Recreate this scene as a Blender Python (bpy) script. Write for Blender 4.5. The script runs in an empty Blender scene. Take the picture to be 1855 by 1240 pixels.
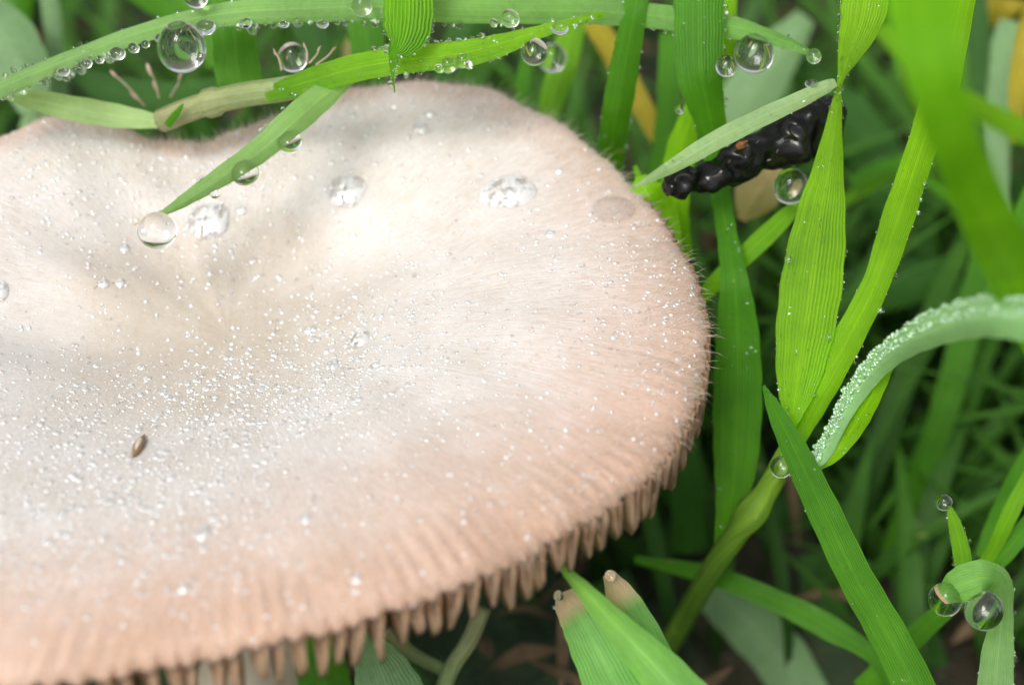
import bpy, math, random
import numpy as np
from mathutils import Vector, Matrix
from mathutils.bvhtree import BVHTree

random.seed(7)
rng = np.random.default_rng(11)
scn = bpy.context.scene
col = scn.collection
scn.unit_settings.system = 'METRIC'
scn.unit_settings.scale_length = 0.01        # one unit is one centimetre

# ------------------------------------------------------------------ camera
ELEV = math.radians(42.0)
FPX = 3435.0
F = np.array([0.0, math.cos(ELEV), -math.sin(ELEV)])
R = np.array([1.0, 0.0, 0.0])
U = np.array([0.0, math.sin(ELEV), math.cos(ELEV)])
CAM = -10.0 * F
cam_d = bpy.data.cameras.new('camera')
cam = bpy.data.objects.new('camera', cam_d)
col.objects.link(cam)
cam.location = Vector(CAM)
cam.rotation_euler = (math.pi / 2 - ELEV, 0, 0)
cam_d.sensor_width = 36.0
cam_d.lens = 36.0 * FPX / 1855.0
cam_d.clip_start = 0.05
cam_d.clip_end = 8000.0
cam_d.dof.use_dof = True
cam_d.dof.focus_distance = 10.15
cam_d.dof.aperture_fstop = cam_d.lens * 1e-3 / 0.245
scn.camera = cam

# ------------------------------------------------------------------ world and sun
world = bpy.data.worlds.new("World")
scn.world = world
world.use_nodes = True
wn = world.node_tree
wn.nodes.clear()
sky = wn.nodes.new('ShaderNodeTexSky')
sky.sky_type = 'NISHITA'
sky.sun_disc = False
SUN_EL, SUN_AZ = math.radians(53), math.radians(-150)     # azimuth from +Y towards +X
sky.sun_elevation = SUN_EL
sky.sun_rotation = SUN_AZ
sky.air_density = 1.0
sky.dust_density = 5.0
sky.ozone_density = 0.6
hs = wn.nodes.new('ShaderNodeHueSaturation')
hs.inputs['Saturation'].default_value = 0.25            # thin cloud greys the sky
bg = wn.nodes.new('ShaderNodeBackground')
bg.inputs['Strength'].default_value = 0.12
wo = wn.nodes.new('ShaderNodeOutputWorld')
wn.links.new(sky.outputs[0], hs.inputs['Color'])
wn.links.new(hs.outputs[0], bg.inputs[0])
wn.links.new(bg.outputs[0], wo.inputs[0])

sun_d = bpy.data.lights.new('sun', 'SUN')
sun_d.energy = 1.5
sun_d.angle = math.radians(20)
sun_d.color = (1.0, 0.96, 0.9)
sun = bpy.data.objects.new('sun', sun_d)
col.objects.link(sun)
sdir = Vector((math.sin(SUN_AZ) * math.cos(SUN_EL), math.cos(SUN_AZ) * math.cos(SUN_EL), math.sin(SUN_EL)))
sun.rotation_euler = sdir.to_track_quat('Z', 'Y').to_euler()
sun.location = sdir * 60

scn.view_settings.view_transform = 'Standard'
scn.view_settings.look = 'None'
scn.view_settings.gamma = 1.0
scn.view_settings.use_curve_mapping = False
scn.view_settings.exposure = 0.53
scn.cycles.use_denoising = True
scn.cycles.max_bounces = 10
scn.cycles.transmission_bounces = 8
scn.cycles.caustics_refractive = True
scn.cycles.caustics_reflective = False
scn.cycles.blur_glossy = 0.2

# ------------------------------------------------------------------ helpers
def P(px, py, d):
    """The point seen at photo position px, py at distance d (cm) along the view axis."""
    return CAM + d * (F + (px - 927.5) / FPX * R + (620.0 - py) / FPX * U)

def PZ(px, py, z):
    v = F + (px - 927.5) / FPX * R + (620.0 - py) / FPX * U
    return CAM + v * ((z - CAM[2]) / v[2])

def project(p):
    q = np.asarray(p) - CAM
    d = q @ F
    return 927.5 + FPX * (q @ R) / d, 620.0 - FPX * (q @ U) / d, d

def setp(o, label=None, cat=None, group=None, kind=None):
    if label: o['label'] = label
    if cat: o['category'] = cat
    if group: o['group'] = group
    if kind: o['kind'] = kind
    return o

def link(name, me, parent=None, loc=None):
    o = bpy.data.objects.new(name, me)
    col.objects.link(o)
    if loc is not None: o.location = Vector(loc)
    if parent is not None: o.parent = parent
    return o

def mesh(name, V, Fc, mat, uv=None, smooth=True, attrs=None):
    """V (n,3); Fc (m,k) int array of one face size."""
    V = np.asarray(V, dtype=np.float32); Fc = np.asarray(Fc, dtype=np.int32)
    me = bpy.data.meshes.new(name)
    n, (m, k) = len(V), Fc.shape
    me.vertices.add(n); me.vertices.foreach_set('co', V.ravel())
    me.loops.add(m * k); me.loops.foreach_set('vertex_index', Fc.ravel())
    me.polygons.add(m)
    me.polygons.foreach_set('loop_start', np.arange(0, m * k, k, dtype=np.int32))
    me.update(calc_edges=True)
    me.polygons.foreach_set('use_smooth', np.full(m, smooth))
    if uv is not None:
        l = me.uv_layers.new(name='UVMap')
        l.data.foreach_set('uv', np.asarray(uv, dtype=np.float32)[Fc.ravel()].ravel())
    if attrs:
        for an, av in attrs.items():
            a = me.attributes.new(an, 'FLOAT', 'POINT')
            a.data.foreach_set('value', np.asarray(av, dtype=np.float32))
    me.materials.append(mat)
    me.validate()
    return me

def catmull(pts, n):
    pts = np.asarray(pts, dtype=float)
    if len(pts) < 3:
        s = np.linspace(0, 1, n)[:, None]
        return pts[0] * (1 - s) + pts[-1] * s
    ext = np.vstack([2 * pts[0] - pts[1], pts, 2 * pts[-1] - pts[-2]])
    seg = len(pts) - 1
    out = []
    for s in np.linspace(0, seg, n):
        i = min(int(s), seg - 1); t = s - i
        a, b, c, d = ext[i], ext[i + 1], ext[i + 2], ext[i + 3]
        out.append(0.5 * ((2 * b) + (c - a) * t + (2 * a - 5 * b + 4 * c - d) * t * t + (3 * b - a - 3 * c + d) * t ** 3))
    return np.array(out)

def norm(v):
    return v / np.maximum(np.linalg.norm(v, axis=-1, keepdims=True), 1e-9)

# sphere templates for water drops
def sphere(ns, nr, z0=-1.0):
    """unit sphere cut below z0, closed by its last ring"""
    a0 = math.acos(max(-1, z0))
    V = [(0, 0, 1)]
    for i in range(1, nr + 1):
        a = a0 * i / nr
        for j in range(ns):
            b = 2 * math.pi * j / ns
            V.append((math.sin(a) * math.cos(b), math.sin(a) * math.sin(b), math.cos(a)))
    T = [(0, 1 + j, 1 + (j + 1) % ns) for j in range(ns)]
    for i in range(nr - 1):
        for j in range(ns):
            a, b = 1 + i * ns + j, 1 + i * ns + (j + 1) % ns
            c, d = a + ns, b + ns
            T += [(a, c, d), (a, d, b)]
    V.append((0, 0, math.cos(a0))); e = len(V) - 1
    k = 1 + (nr - 1) * ns
    T += [(k + j, e, k + (j + 1) % ns) for j in range(ns)]
    return np.array(V), np.array(T)

def frame_from(n):
    n = norm(np.asarray(n, float))
    h = np.array([0, 0, 1.0]) if abs(n[2]) < 0.9 else np.array([1.0, 0, 0])
    x = norm(np.cross(h, n)); y = np.cross(n, x)
    return x, y, n

class Beads:
    """many tiny drops joined into one mesh"""
    def __init__(self, ns, nr, z0): self.tv, self.tt = sphere(ns, nr, z0); self.V = []; self.T = []; self.n = 0
    def add(self, p, r, nrm, flat=0.7, rx=1.0, ry=1.0):
        x, y, n = frame_from(nrm)
        a = rng.random() * 6.28
        x2 = math.cos(a) * x + math.sin(a) * y; y2 = np.cross(n, x2)
        self.V.append(p + r * (self.tv[:, :1] * x2 * rx + self.tv[:, 1:2] * y2 * ry + self.tv[:, 2:3] * n * flat))
        self.T.append(self.tt + self.n); self.n += len(self.tv)
    def build(self, name, mat, parent=None):
        return link(name, mesh(name, np.vstack(self.V), np.vstack(self.T), mat), parent)

# ------------------------------------------------------------------ materials
def newmat(name):
    m = bpy.data.materials.new(name); m.use_nodes = True
    nt = m.node_tree; nt.nodes.clear()
    out = nt.nodes.new('ShaderNodeOutputMaterial')
    return m, nt, out

def nd(nt, typ, **kw):
    n = nt.nodes.new(typ)
    for k, v in kw.items():
        if k in n.inputs.keys(): n.inputs[k].default_value = v
        else: setattr(n, k, v)
    return n

def ramp(nt, fac, stops, interp='LINEAR'):
    r = nt.nodes.new('ShaderNodeValToRGB'); r.color_ramp.interpolation = interp
    e = r.color_ramp.elements
    e[0].position, e[0].color = stops[0][0], (*stops[0][1], 1)
    e[1].position, e[1].color = stops[1][0], (*stops[1][1], 1)
    for p, c in stops[2:]:
        q = e.new(p); q.color = (*c, 1)
    nt.links.new(fac, r.inputs[0])
    return r.outputs[0]

def mixc(nt, fac, a, b, mode='MIX'):
    m = nt.nodes.new('ShaderNodeMix'); m.data_type = 'RGBA'; m.blend_type = mode
    for s, v in ((0, fac), (6, a), (7, b)):
        if isinstance(v, (int, float)): m.inputs[s].default_value = v
        elif isinstance(v, tuple): m.inputs[s].default_value = (*v, 1)
        else: nt.links.new(v, m.inputs[s])
    return m.outputs[2]

def math_(nt, op, a, b=None, c=None):
    m = nt.nodes.new('ShaderNodeMath'); m.operation = op
    for i, v in enumerate((a, b, c)):
        if v is None: continue
        if isinstance(v, (int, float)): m.inputs[i].default_value = v
        else: nt.links.new(v, m.inputs[i])
    return m.outputs[0]

def mapping(nt, src, scale, loc=(0, 0, 0)):
    m = nt.nodes.new('ShaderNodeMapping')
    m.inputs['Scale'].default_value = scale; m.inputs['Location'].default_value = loc
    nt.links.new(src, m.inputs[0]); return m.outputs[0]

def noise(nt, vec, scale, detail=3, rough=0.55):
    n = nt.nodes.new('ShaderNodeTexNoise')
    n.inputs['Scale'].default_value = scale; n.inputs['Detail'].default_value = detail
    n.inputs['Roughness'].default_value = rough
    nt.links.new(vec, n.inputs['Vector']); return n.outputs[0]

def blade_mat(name, c_root, c_tip, trans=0.45, rough=0.48, frost=0.0, vein=1.0, vcount=16, tipbrown=0.0):
    """grass: parallel veins, mottling, light passing through the leaf"""
    m, nt, out = newmat(name)
    uv = nd(nt, 'ShaderNodeUVMap').outputs[0]
    sep = nd(nt, 'ShaderNodeSeparateXYZ'); nt.links.new(uv, sep.inputs[0])
    tc = nd(nt, 'ShaderNodeTexCoord').outputs['Object']
    u, v = sep.outputs[0], sep.outputs[1]
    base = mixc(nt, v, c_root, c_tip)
    n1 = noise(nt, mapping(nt, tc, (1, 1, 1)), 2.2, 4)
    base = mixc(nt, 1.0, base, ramp(nt, n1, [(0.3, (0.72, 0.76, 0.7)), (0.7, (1.2, 1.16, 1.1))]), 'MULTIPLY')
    # veins across the width
    streak = noise(nt, mapping(nt, uv, (vcount, 1.5, 1)), 3.0, 2)
    base = mixc(nt, 1.0, base, ramp(nt, streak, [(0.35, (0.82, 0.86, 0.8)), (0.65, (1.14, 1.1, 1.05))]), 'MULTIPLY')
    wave = math_(nt, 'SINE', math_(nt, 'MULTIPLY', u, vcount * 6.283))
    wavec = math_(nt, 'MULTIPLY_ADD', wave, 0.5, 0.5)
    base = mixc(nt, math_(nt, 'MULTIPLY', wavec, 0.3 * vein), base, mixc(nt, 1.0, base, (0.45, 0.6, 0.5), 'MULTIPLY'))
    # pale midrib
    mid = math_(nt, 'SUBTRACT', 1.0, math_(nt, 'MULTIPLY', math_(nt, 'ABSOLUTE', math_(nt, 'SUBTRACT', u, 0.5)), 16.0))
    mid = math_(nt, 'MAXIMUM', mid, 0.0)
    base = mixc(nt, math_(nt, 'MULTIPLY', mid, 0.25), base, mixc(nt, 1.0, base, (1.9, 1.5, 1.8), 'MULTIPLY'))
    spt = ramp(nt, noise(nt, tc, 7.0, 3), [(0.70, (0, 0, 0)), (0.74, (1, 1, 1))])
    base = mixc(nt, math_(nt, 'MULTIPLY', spt, 0.5), base, (0.34, 0.36, 0.12))
    if tipbrown > 0:
        edge = math_(nt, 'ADD', v, math_(nt, 'MULTIPLY', math_(nt, 'SUBTRACT', n1, 0.5), 0.12))
        tb = ramp(nt, edge, [(1 - tipbrown, (0, 0, 0)), (1 - tipbrown * 0.6, (1, 1, 1))])
        base = mixc(nt, tb, base, mixc(nt, streak, (0.46, 0.22, 0.07), (0.80, 0.68, 0.50)))
    if frost > 0:   # bloom of dew and wax
        fn = noise(nt, tc, 26.0, 3)
        base = mixc(nt, math_(nt, 'MULTIPLY', fn, frost), base, (0.50, 0.66, 0.48))
    bs = nd(nt, 'ShaderNodeBsdfPrincipled', Roughness=rough)
    nt.links.new(base, bs.inputs['Base Color'])
    bs.inputs['Specular IOR Level'].default_value = 0.22
    tr = nd(nt, 'ShaderNodeBsdfTranslucent')
    tcol = mixc(nt, 1.0, base, (1.9, 1.75, 0.5), 'MULTIPLY')
    nt.links.new(tcol, tr.inputs[0])
    bh = math_(nt, 'ADD', math_(nt, 'MULTIPLY', wave, 0.5 * vein), math_(nt, 'MULTIPLY', noise(nt, tc, 40, 2), 0.8))
    bp = nd(nt, 'ShaderNodeBump', Strength=0.45, Distance=0.006)
    nt.links.new(bh, bp.inputs['Height'])
    nt.links.new(bp.outputs[0], bs.inputs['Normal']); nt.links.new(bp.outputs[0], tr.inputs['Normal'])
    mx = nd(nt, 'ShaderNodeMixShader'); mx.inputs[0].default_value = trans
    nt.links.new(bs.outputs[0], mx.inputs[1]); nt.links.new(tr.outputs[0], mx.inputs[2])
    nt.links.new(mx.outputs[0], out.inputs[0])
    return m

def plain_mat(name, ca, cb, scale=6.0, rough=0.6, bump=0.3, dist=0.02, spec=0.4, coat=0.0, trans=0.0):
    m, nt, out = newmat(name)
    tc = nd(nt, 'ShaderNodeTexCoord').outputs['Object']
    n1 = noise(nt, tc, scale, 5)
    c = ramp(nt, n1, [(0.32, ca), (0.68, cb)])
    bs = nd(nt, 'ShaderNodeBsdfPrincipled', Roughness=rough)
    nt.links.new(c, bs.inputs['Base Color'])
    bs.inputs['Specular IOR Level'].default_value = spec
    bs.inputs['Coat Weight'].default_value = coat
    bs.inputs['Coat Roughness'].default_value = 0.08
    bp = nd(nt, 'ShaderNodeBump', Strength=bump, Distance=dist)
    nt.links.new(noise(nt, tc, scale * 3, 4), bp.inputs['Height'])
    nt.links.new(bp.outputs[0], bs.inputs['Normal'])
    if trans:
        tr = nd(nt, 'ShaderNodeBsdfTranslucent'); nt.links.new(c, tr.inputs[0])
        mx = nd(nt, 'ShaderNodeMixShader'); mx.inputs[0].default_value = trans
        nt.links.new(bs.outputs[0], mx.inputs[1]); nt.links.new(tr.outputs[0], mx.inputs[2])
        nt.links.new(mx.outputs[0], out.inputs[0])
    else:
        nt.links.new(bs.outputs[0], out.inputs[0])
    return m

def water_mat(name, rough=0.0, ripple=0.0):
    m, nt, out = newmat(name)
    bs = nd(nt, 'ShaderNodeBsdfPrincipled', Roughness=rough, IOR=1.333)
    bs.inputs['Base Color'].default_value = (1, 1, 1, 1)
    bs.inputs['Transmission Weight'].default_value = 1.0
    if ripple:
        tc = nd(nt, 'ShaderNodeTexCoord').outputs['Object']
        bp = nd(nt, 'ShaderNodeBump', Strength=ripple, Distance=0.02)
        nt.links.new(noise(nt, tc, 26, 3), bp.inputs['Height'])
        nt.links.new(bp.outputs[0], bs.inputs['Normal'])
    nt.links.new(bs.outputs[0], out.inputs[0])
    return m

def dew_mat(name, bump, scale, amount=.3, grough=.25, tint=(.97, .97, .96)):
    # drops held off the skin by its hairs: white patches painted in for their glitter
    m, nt, out = newmat(name)
    bs = nd(nt, 'ShaderNodeBsdfPrincipled', Roughness=0.02, IOR=1.333)
    bs.inputs['Transmission Weight'].default_value = 1.0
    gl = nd(nt, 'ShaderNodeBsdfGlossy', Roughness=grough)
    gl.inputs['Color'].default_value = (.95, .97, 1, 1)
    df = nd(nt, 'ShaderNodeBsdfDiffuse'); df.inputs[0].default_value = (*tint, 1)
    tr = nd(nt, 'ShaderNodeBsdfTranslucent'); tr.inputs[0].default_value = (*tint, 1)
    tc = nd(nt, 'ShaderNodeTexCoord').outputs['Object']
    n1 = noise(nt, tc, scale, 3, .7)
    bp = nd(nt, 'ShaderNodeBump', Strength=bump, Distance=0.02)
    nt.links.new(n1, bp.inputs['Height'])
    for q in (gl, df): nt.links.new(bp.outputs[0], q.inputs['Normal'])
    a = nd(nt, 'ShaderNodeMixShader'); a.inputs[0].default_value = .2
    b = nd(nt, 'ShaderNodeMixShader'); b.inputs[0].default_value = .28
    c = nd(nt, 'ShaderNodeMixShader')
    nt.links.new(df.outputs[0], a.inputs[1]); nt.links.new(tr.outputs[0], a.inputs[2])
    nt.links.new(a.outputs[0], b.inputs[1]); nt.links.new(gl.outputs[0], b.inputs[2])
    nt.links.new(math_(nt, 'MULTIPLY', ramp(nt, n1, [(.56 - amount, (0, 0, 0)), (.68 - amount, (1, 1, 1))]), .78), c.inputs[0])
    tp = nd(nt, 'ShaderNodeBsdfTransparent')
    g = nd(nt, 'ShaderNodeMixShader'); g.inputs[0].default_value = .5
    nt.links.new(tp.outputs[0], g.inputs[1]); nt.links.new(bs.outputs[0], g.inputs[2])
    nt.links.new(g.outputs[0], c.inputs[1]); nt.links.new(b.outputs[0], c.inputs[2])
    nt.links.new(c.outputs[0], out.inputs[0])
    return m
def film_mat():
    m, nt, out = newmat('thin_water')
    bs = nd(nt, 'ShaderNodeBsdfPrincipled', Roughness=0.02, IOR=1.333)
    bs.inputs['Transmission Weight'].default_value = 1.0
    tp = nd(nt, 'ShaderNodeBsdfTransparent')
    mx = nd(nt, 'ShaderNodeMixShader'); mx.inputs[0].default_value = .35
    nt.links.new(tp.outputs[0], mx.inputs[1]); nt.links.new(bs.outputs[0], mx.inputs[2]); nt.links.new(mx.outputs[0], out.inputs[0])
    return m
M_film = film_mat()
M_water = water_mat('water')
M_dew = dew_mat('dew', .2, 30, .01, .2, (.70, .92, .6))
M_frostdew = dew_mat('frosted_dew', .3, 40, .16, .3, (.56, .90, .52))
M_capdew = dew_mat('dew_on_fibres', .4, 26, .165)
M_dewdrop = dew_mat('dew_droplet', .25, 1.25, .17, .15)
M_crumple = dew_mat('water_over_fibres', .8, 15, .17, .15)

def cap_material():
    m, nt, out = newmat('mushroom_skin')
    uv = nd(nt, 'ShaderNodeUVMap').outputs[0]
    tc = nd(nt, 'ShaderNodeTexCoord').outputs['Object']
    t = nd(nt, 'ShaderNodeAttribute', attribute_name='radial').outputs['Fac']
    pk = nd(nt, 'ShaderNodeAttribute', attribute_name='blush').outputs['Fac']
    big = noise(nt, tc, 0.9, 3)
    fib = noise(nt, mapping(nt, uv, (300, 5, 1)), 1.0, 4, 0.65)
    fib2 = noise(nt, mapping(nt, uv, (900, 22, 1)), 1.0, 3, 0.6)
    fine = noise(nt, tc, 34.0, 4, 0.7)
    tt = math_(nt, 'ADD', pk, math_(nt, 'MULTIPLY', math_(nt, 'SUBTRACT', big, 0.5), 0.3))
    tt = math_(nt, 'ADD', tt, math_(nt, 'MULTIPLY', math_(nt, 'MULTIPLY', math_(nt, 'SUBTRACT', fib, 0.5), 0.26), t))
    c = ramp(nt, tt, [(0.0, (0.45, 0.405, 0.345)), (0.10, (0.51, 0.475, 0.43)), (0.22, (0.575, 0.565, 0.555)), (0.45, (0.585, 0.565, 0.55)), (0.60, (0.57, 0.50, 0.465)), (0.80, (0.52, 0.40, 0.335)), (1.0, (0.44, 0.30, 0.225))])  # darker lowest stops put the shade of the central hollow into the colour
    fade0 = ramp(nt, t, [(0.15, (0, 0, 0)), (0.55, (1, 1, 1))])
    c = mixc(nt, fade0, c, ramp(nt, fib2, [(0.3, (0.90, 0.86, 0.82)), (0.7, (1.08, 1.08, 1.08))]), 'MULTIPLY')
    c = mixc(nt, 1.0, c, ramp(nt, fine, [(0.3, (0.95, 0.93, 0.90)), (0.65, (1.03, 1.03, 1.03))]), 'MULTIPLY')
    sp_ = ramp(nt, noise(nt, tc, 21.0, 2, 0.5), [(0.735, (0, 0, 0)), (0.76, (1, 1, 1))])
    c = mixc(nt, math_(nt, 'MULTIPLY', sp_, 0.55), c, (0.22, 0.13, 0.07))
    mot = noise(nt, tc, 3.1, 4, 0.6)
    c = mixc(nt, 1.0, c, ramp(nt, mot, [(0.3, (0.93, 0.90, 0.86)), (0.7, (1.05, 1.05, 1.06))]), 'MULTIPLY')
    # scattered ochre stains
    st = ramp(nt, noise(nt, tc, 5.5, 5, 0.7), [(0.62, (0, 0, 0)), (0.72, (1, 1, 1))])
    stm = math_(nt, 'MULTIPLY', math_(nt, 'MULTIPLY', st, 0.4), ramp(nt, noise(nt, tc, 0.8, 1), [(0.48, (0, 0, 0)), (0.6, (1, 1, 1))]))
    c = mixc(nt, stm, c, (0.62, 0.40, 0.22))
    bs = nd(nt, 'ShaderNodeBsdfPrincipled', Roughness=0.55)
    nt.links.new(c, bs.inputs['Base Color'])
    bs.inputs['Specular IOR Level'].default_value = 0.35
    bs.inputs['Subsurface Weight'].default_value = 0.35
    bs.inputs['Subsurface Radius'].default_value = (1.0, 0.55, 0.35)
    bs.inputs['Subsurface Scale'].default_value = 0.09
    bs.inputs['Sheen Weight'].default_value = 0.25
    bs.inputs['Sheen Roughness'].default_value = 0.4
    fade = ramp(nt, t, [(0.18, (0, 0, 0)), (0.6, (1, 1, 1))])
    h = math_(nt, 'ADD', math_(nt, 'MULTIPLY', math_(nt, 'ADD', math_(nt, 'MULTIPLY', fib, 0.9), math_(nt, 'MULTIPLY', fib2, 0.7)), fade), math_(nt, 'MULTIPLY', fine, 0.8))
    bp = nd(nt, 'ShaderNodeBump', Strength=0.5, Distance=0.010)
    nt.links.new(h, bp.inputs['Height']); nt.links.new(bp.outputs[0], bs.inputs['Normal'])
    nt.links.new(bs.outputs[0], out.inputs[0])
    return m
M_cap = cap_material()
M_gill = plain_mat('mushroom_gill', (0.52, 0.34, 0.21), (0.63, 0.44, 0.30), 5, 0.5, 0.3, 0.01, trans=0.5)
M_stem = plain_mat('mushroom_stem', (0.5, 0.42, 0.3), (0.68, 0.6, 0.48), 4, 0.6, 0.4)

def hair_material():
    m, nt, out = newmat('mushroom_fuzz')
    bs = nd(nt, 'ShaderNodeBsdfPrincipled', Roughness=0.35)
    bs.inputs['Base Color'].default_value = (0.86, 0.76, 0.66, 1)
    bs.inputs['Specular IOR Level'].default_value = 0.6
    tr = nd(nt, 'ShaderNodeBsdfTranslucent'); tr.inputs[0].default_value = (0.9, 0.78, 0.66, 1)
    mx = nd(nt, 'ShaderNodeMixShader'); mx.inputs[0].default_value = 0.5
    nt.links.new(bs.outputs[0], mx.inputs[1]); nt.links.new(tr.outputs[0], mx.inputs[2])
    nt.links.new(mx.outputs[0], out.inputs[0])
    return m
M_fuzz = hair_material()

# ------------------------------------------------------------------ ground
GZ = -3.6
def gh(x, y):
    return (0.32 * np.sin(x * 0.9 + 1.3) * np.cos(y * 0.7) + 0.18 * np.sin(x * 2.3 + y * 1.7) + 0.1 * np.sin(x * 5.1 - y * 3.9)
            + 0.05 * np.sin(x * 11.3 + y * 9.1)) * np.exp(-(x * x + y * y) / 9000.0)

def ground():
    g = np.linspace(-1, 1, 321)
    ax = np.sign(g) * (22 * np.abs(g) + 3500 * np.abs(g) ** 9)
    X, Y = np.meshgrid(ax, ax + 3)
    Z = GZ + gh(X, Y) + rng.normal(0, 0.03, X.shape)
    n = len(g)
    V = np.stack([X.ravel(), Y.ravel(), Z.ravel()], 1)
    i = np.arange((n - 1) * (n - 1)); r, c = i // (n - 1), i % (n - 1)
    a = r * n + c
    Q = np.stack([a, a + 1, a + n + 1, a + n], 1)
    m, nt, out = newmat('moist_soil')
    tc = nd(nt, 'ShaderNodeTexCoord').outputs['Object']
    n1 = noise(nt, tc, 0.55, 5); n2 = noise(nt, tc, 5, 6, 0.7)
    c1 = ramp(nt, n2, [(0.3, (0.012, 0.009, 0.006)), (0.7, (0.09, 0.06, 0.035))])
    c2 = ramp(nt, n2, [(0.3, (0.008, 0.02, 0.006)), (0.7, (0.03, 0.07, 0.02))])
    c_ = mixc(nt, ramp(nt, n1, [(0.42, (0, 0, 0)), (0.56, (1, 1, 1))]), c1, c2)
    bs = nd(nt, 'ShaderNodeBsdfPrincipled', Roughness=0.7)
    nt.links.new(c_, bs.inputs['Base Color'])
    bp = nd(nt, 'ShaderNodeBump', Strength=0.8, Distance=0.15); nt.links.new(n2, bp.inputs['Height'])
    nt.links.new(bp.outputs[0], bs.inputs['Normal']); nt.links.new(bs.outputs[0], out.inputs[0])
    o = link('ground', mesh('ground', V, Q, m))
    setp(o, 'dark moist soil and moss under the grass', None, None, 'structure')
ground()

# ------------------------------------------------------------------ mushroom
CEN = PZ(415, 600, -.3)[:2]
RIM = [(1283, 590, 0), (1269, 712, 0), (1202, 832, .02), (1112, 905, .03), (988, 978, .04), (860, 1045, .04),
       (720, 1098, .04), (560, 1142, .03), (400, 1176, .02), (230, 1208, .0), (40, 1240, 0), (-200, 1230, -.05), (-420, 1120, 0),
       (-520, 950, 0), (-540, 760, 0), (-450, 600, 0), (-300, 450, 0), (-150, 345, 0), (0, 272, 0), (110, 234, 0.0),
       (190, 240, 0.0), (280, 268, -.05), (400, 270, -.06), (520, 234, -.02), (620, 192, .05), (750, 166, .05), (880, 176, .05),
       (1000, 230, 0.02), (1100, 300, 0.0), (1185, 382, 0), (1250, 475, 0)]
_r = []
for px, py, z in RIM:
    p = PZ(px, py, z); dx, dy = p[0] - CEN[0], p[1] - CEN[1]
    _r.append((math.atan2(dy, dx) % (2 * math.pi), math.hypot(dx, dy), z))
_r.sort(); _r = np.array(_r)
TH = np.linspace(0, 2 * math.pi, 3600, endpoint=False)
def _per(vals, sm=26):
    v = np.interp(TH, _r[:, 0], vals, period=2 * math.pi)
    k = np.exp(-0.5 * (np.arange(-3 * sm, 3 * sm + 1) / sm) ** 2); k /= k.sum()
    return np.convolve(np.concatenate([v[-3 * sm:], v, v[:3 * sm]]), k, 'valid')
RT, RZT = _per(_r[:, 1]), _per(_r[:, 2])
NG = 166
GT = np.sort((np.arange(NG) + rng.uniform(-0.22, 0.22, NG)) / NG * 2 * math.pi)
def near_gill(th):
    d = np.abs((th[..., None] - GT + math.pi) % (2 * math.pi) - math.pi)
    return d.min(-1) / (math.pi / NG)       # 0 on a gill, about 1 between two
_ng = near_gill(TH)
def rim_r(th): return np.interp(th, TH, RT, period=2 * math.pi)
def rim_z(th): return np.interp(th, TH, RZT, period=2 * math.pi)
def rim_g(th): return np.interp(th, TH, _ng, period=2 * math.pi)

PROF_T = np.array([0, .10, .22, .35, .5, .65, .78, .87, .93, .965, .985, 1.0])
PROF_Z = np.array([-.33, -.32, -.27, -.175, -.06, .03, .075, .082, .066, .04, .015, -.03])
_pt = np.linspace(0, 1, 2001)
_pz = np.interp(_pt, PROF_T, PROF_Z)
_k = np.exp(-0.5 * (np.arange(-150, 151) / 45.0) ** 2); _k /= _k.sum()
_pzs = np.convolve(np.pad(_pz, 150, mode='edge'), _k, 'valid')
_w = np.clip((_pt - 0.85) / 0.12, 0, 1)
_pz = _pzs * (1 - _w) + _pz * _w

def bumpat(x, y, px, py, amp, sx, sy, rot=0.0):
    c = PZ(px, py, 0)[:2]; dx, dy = x - c[0], y - c[1]
    a, b = dx * math.cos(rot) + dy * math.sin(rot), -dx * math.sin(rot) + dy * math.cos(rot)
    return amp * np.exp(-(a / sx) ** 2 - (b / sy) ** 2)

def top_point(th, t):
    r = rim_r(th); g = np.clip(rim_g(th), 0, 1.2)
    edge = np.clip((t - 0.78) / 0.22, 0, 1) ** 2
    rr = r * t * (1 - 0.008 * edge * g)
    x = CEN[0] + rr * np.cos(th); y = CEN[1] + rr * np.sin(th)
    pz = np.interp(t, _pt, _pz)
    far_side = np.clip(np.sin(th), 0, 1) ** .7
    rise = .045 + .10 * (t - .6) / .4
    k_ = np.clip((t - .5) / .2, 0, 1); k_ = k_ * k_ * (3 - 2 * k_) * far_side * .85
    pz = pz * (1 - k_) + rise * k_ - .03 * far_side * np.clip((t - .95) / .05, 0, 1) ** 2
    z = pz + rim_z(th) * t ** 2
    z = z + bumpat(x, y, 640, 250, 0.04, .55, .45) + bumpat(x, y, 320, 320, -0.09, .45, .45, -0.1)
    z = z + bumpat(x, y, 110, 300, 0.06, .45, .4) + bumpat(x, y, 600, 420, -0.05, .45, .3)
    z = z + bumpat(x, y, 850, 620, 0.04, .9, .5) + bumpat(x, y, 40, 560, -0.08, .6, .25) + bumpat(x, y, 180, 480, .06, .5, .2)
    near = 0.25 + 0.75 * np.clip(0.5 - 0.9 * np.sin(th + 0.15), 0, 1)
    z = z - 0.008 * near * edge * (np.cos(g * math.pi)) * (0.8 + 0.5 * np.sin(th * 17))
    z = z + 0.010 * np.sin(7 * th + 3 * t) * t + 0.006 * np.sin(19 * th + 9 * t) * t + 0.012 * edge * np.sin(31 * th)
    return np.stack([x, y, z], -1)

def under_z(th, t):
    return top_point(th, t)[..., 2] - (0.028 + 0.30 * np.clip(1 - t, 0, 1) ** 0.9)

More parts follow.
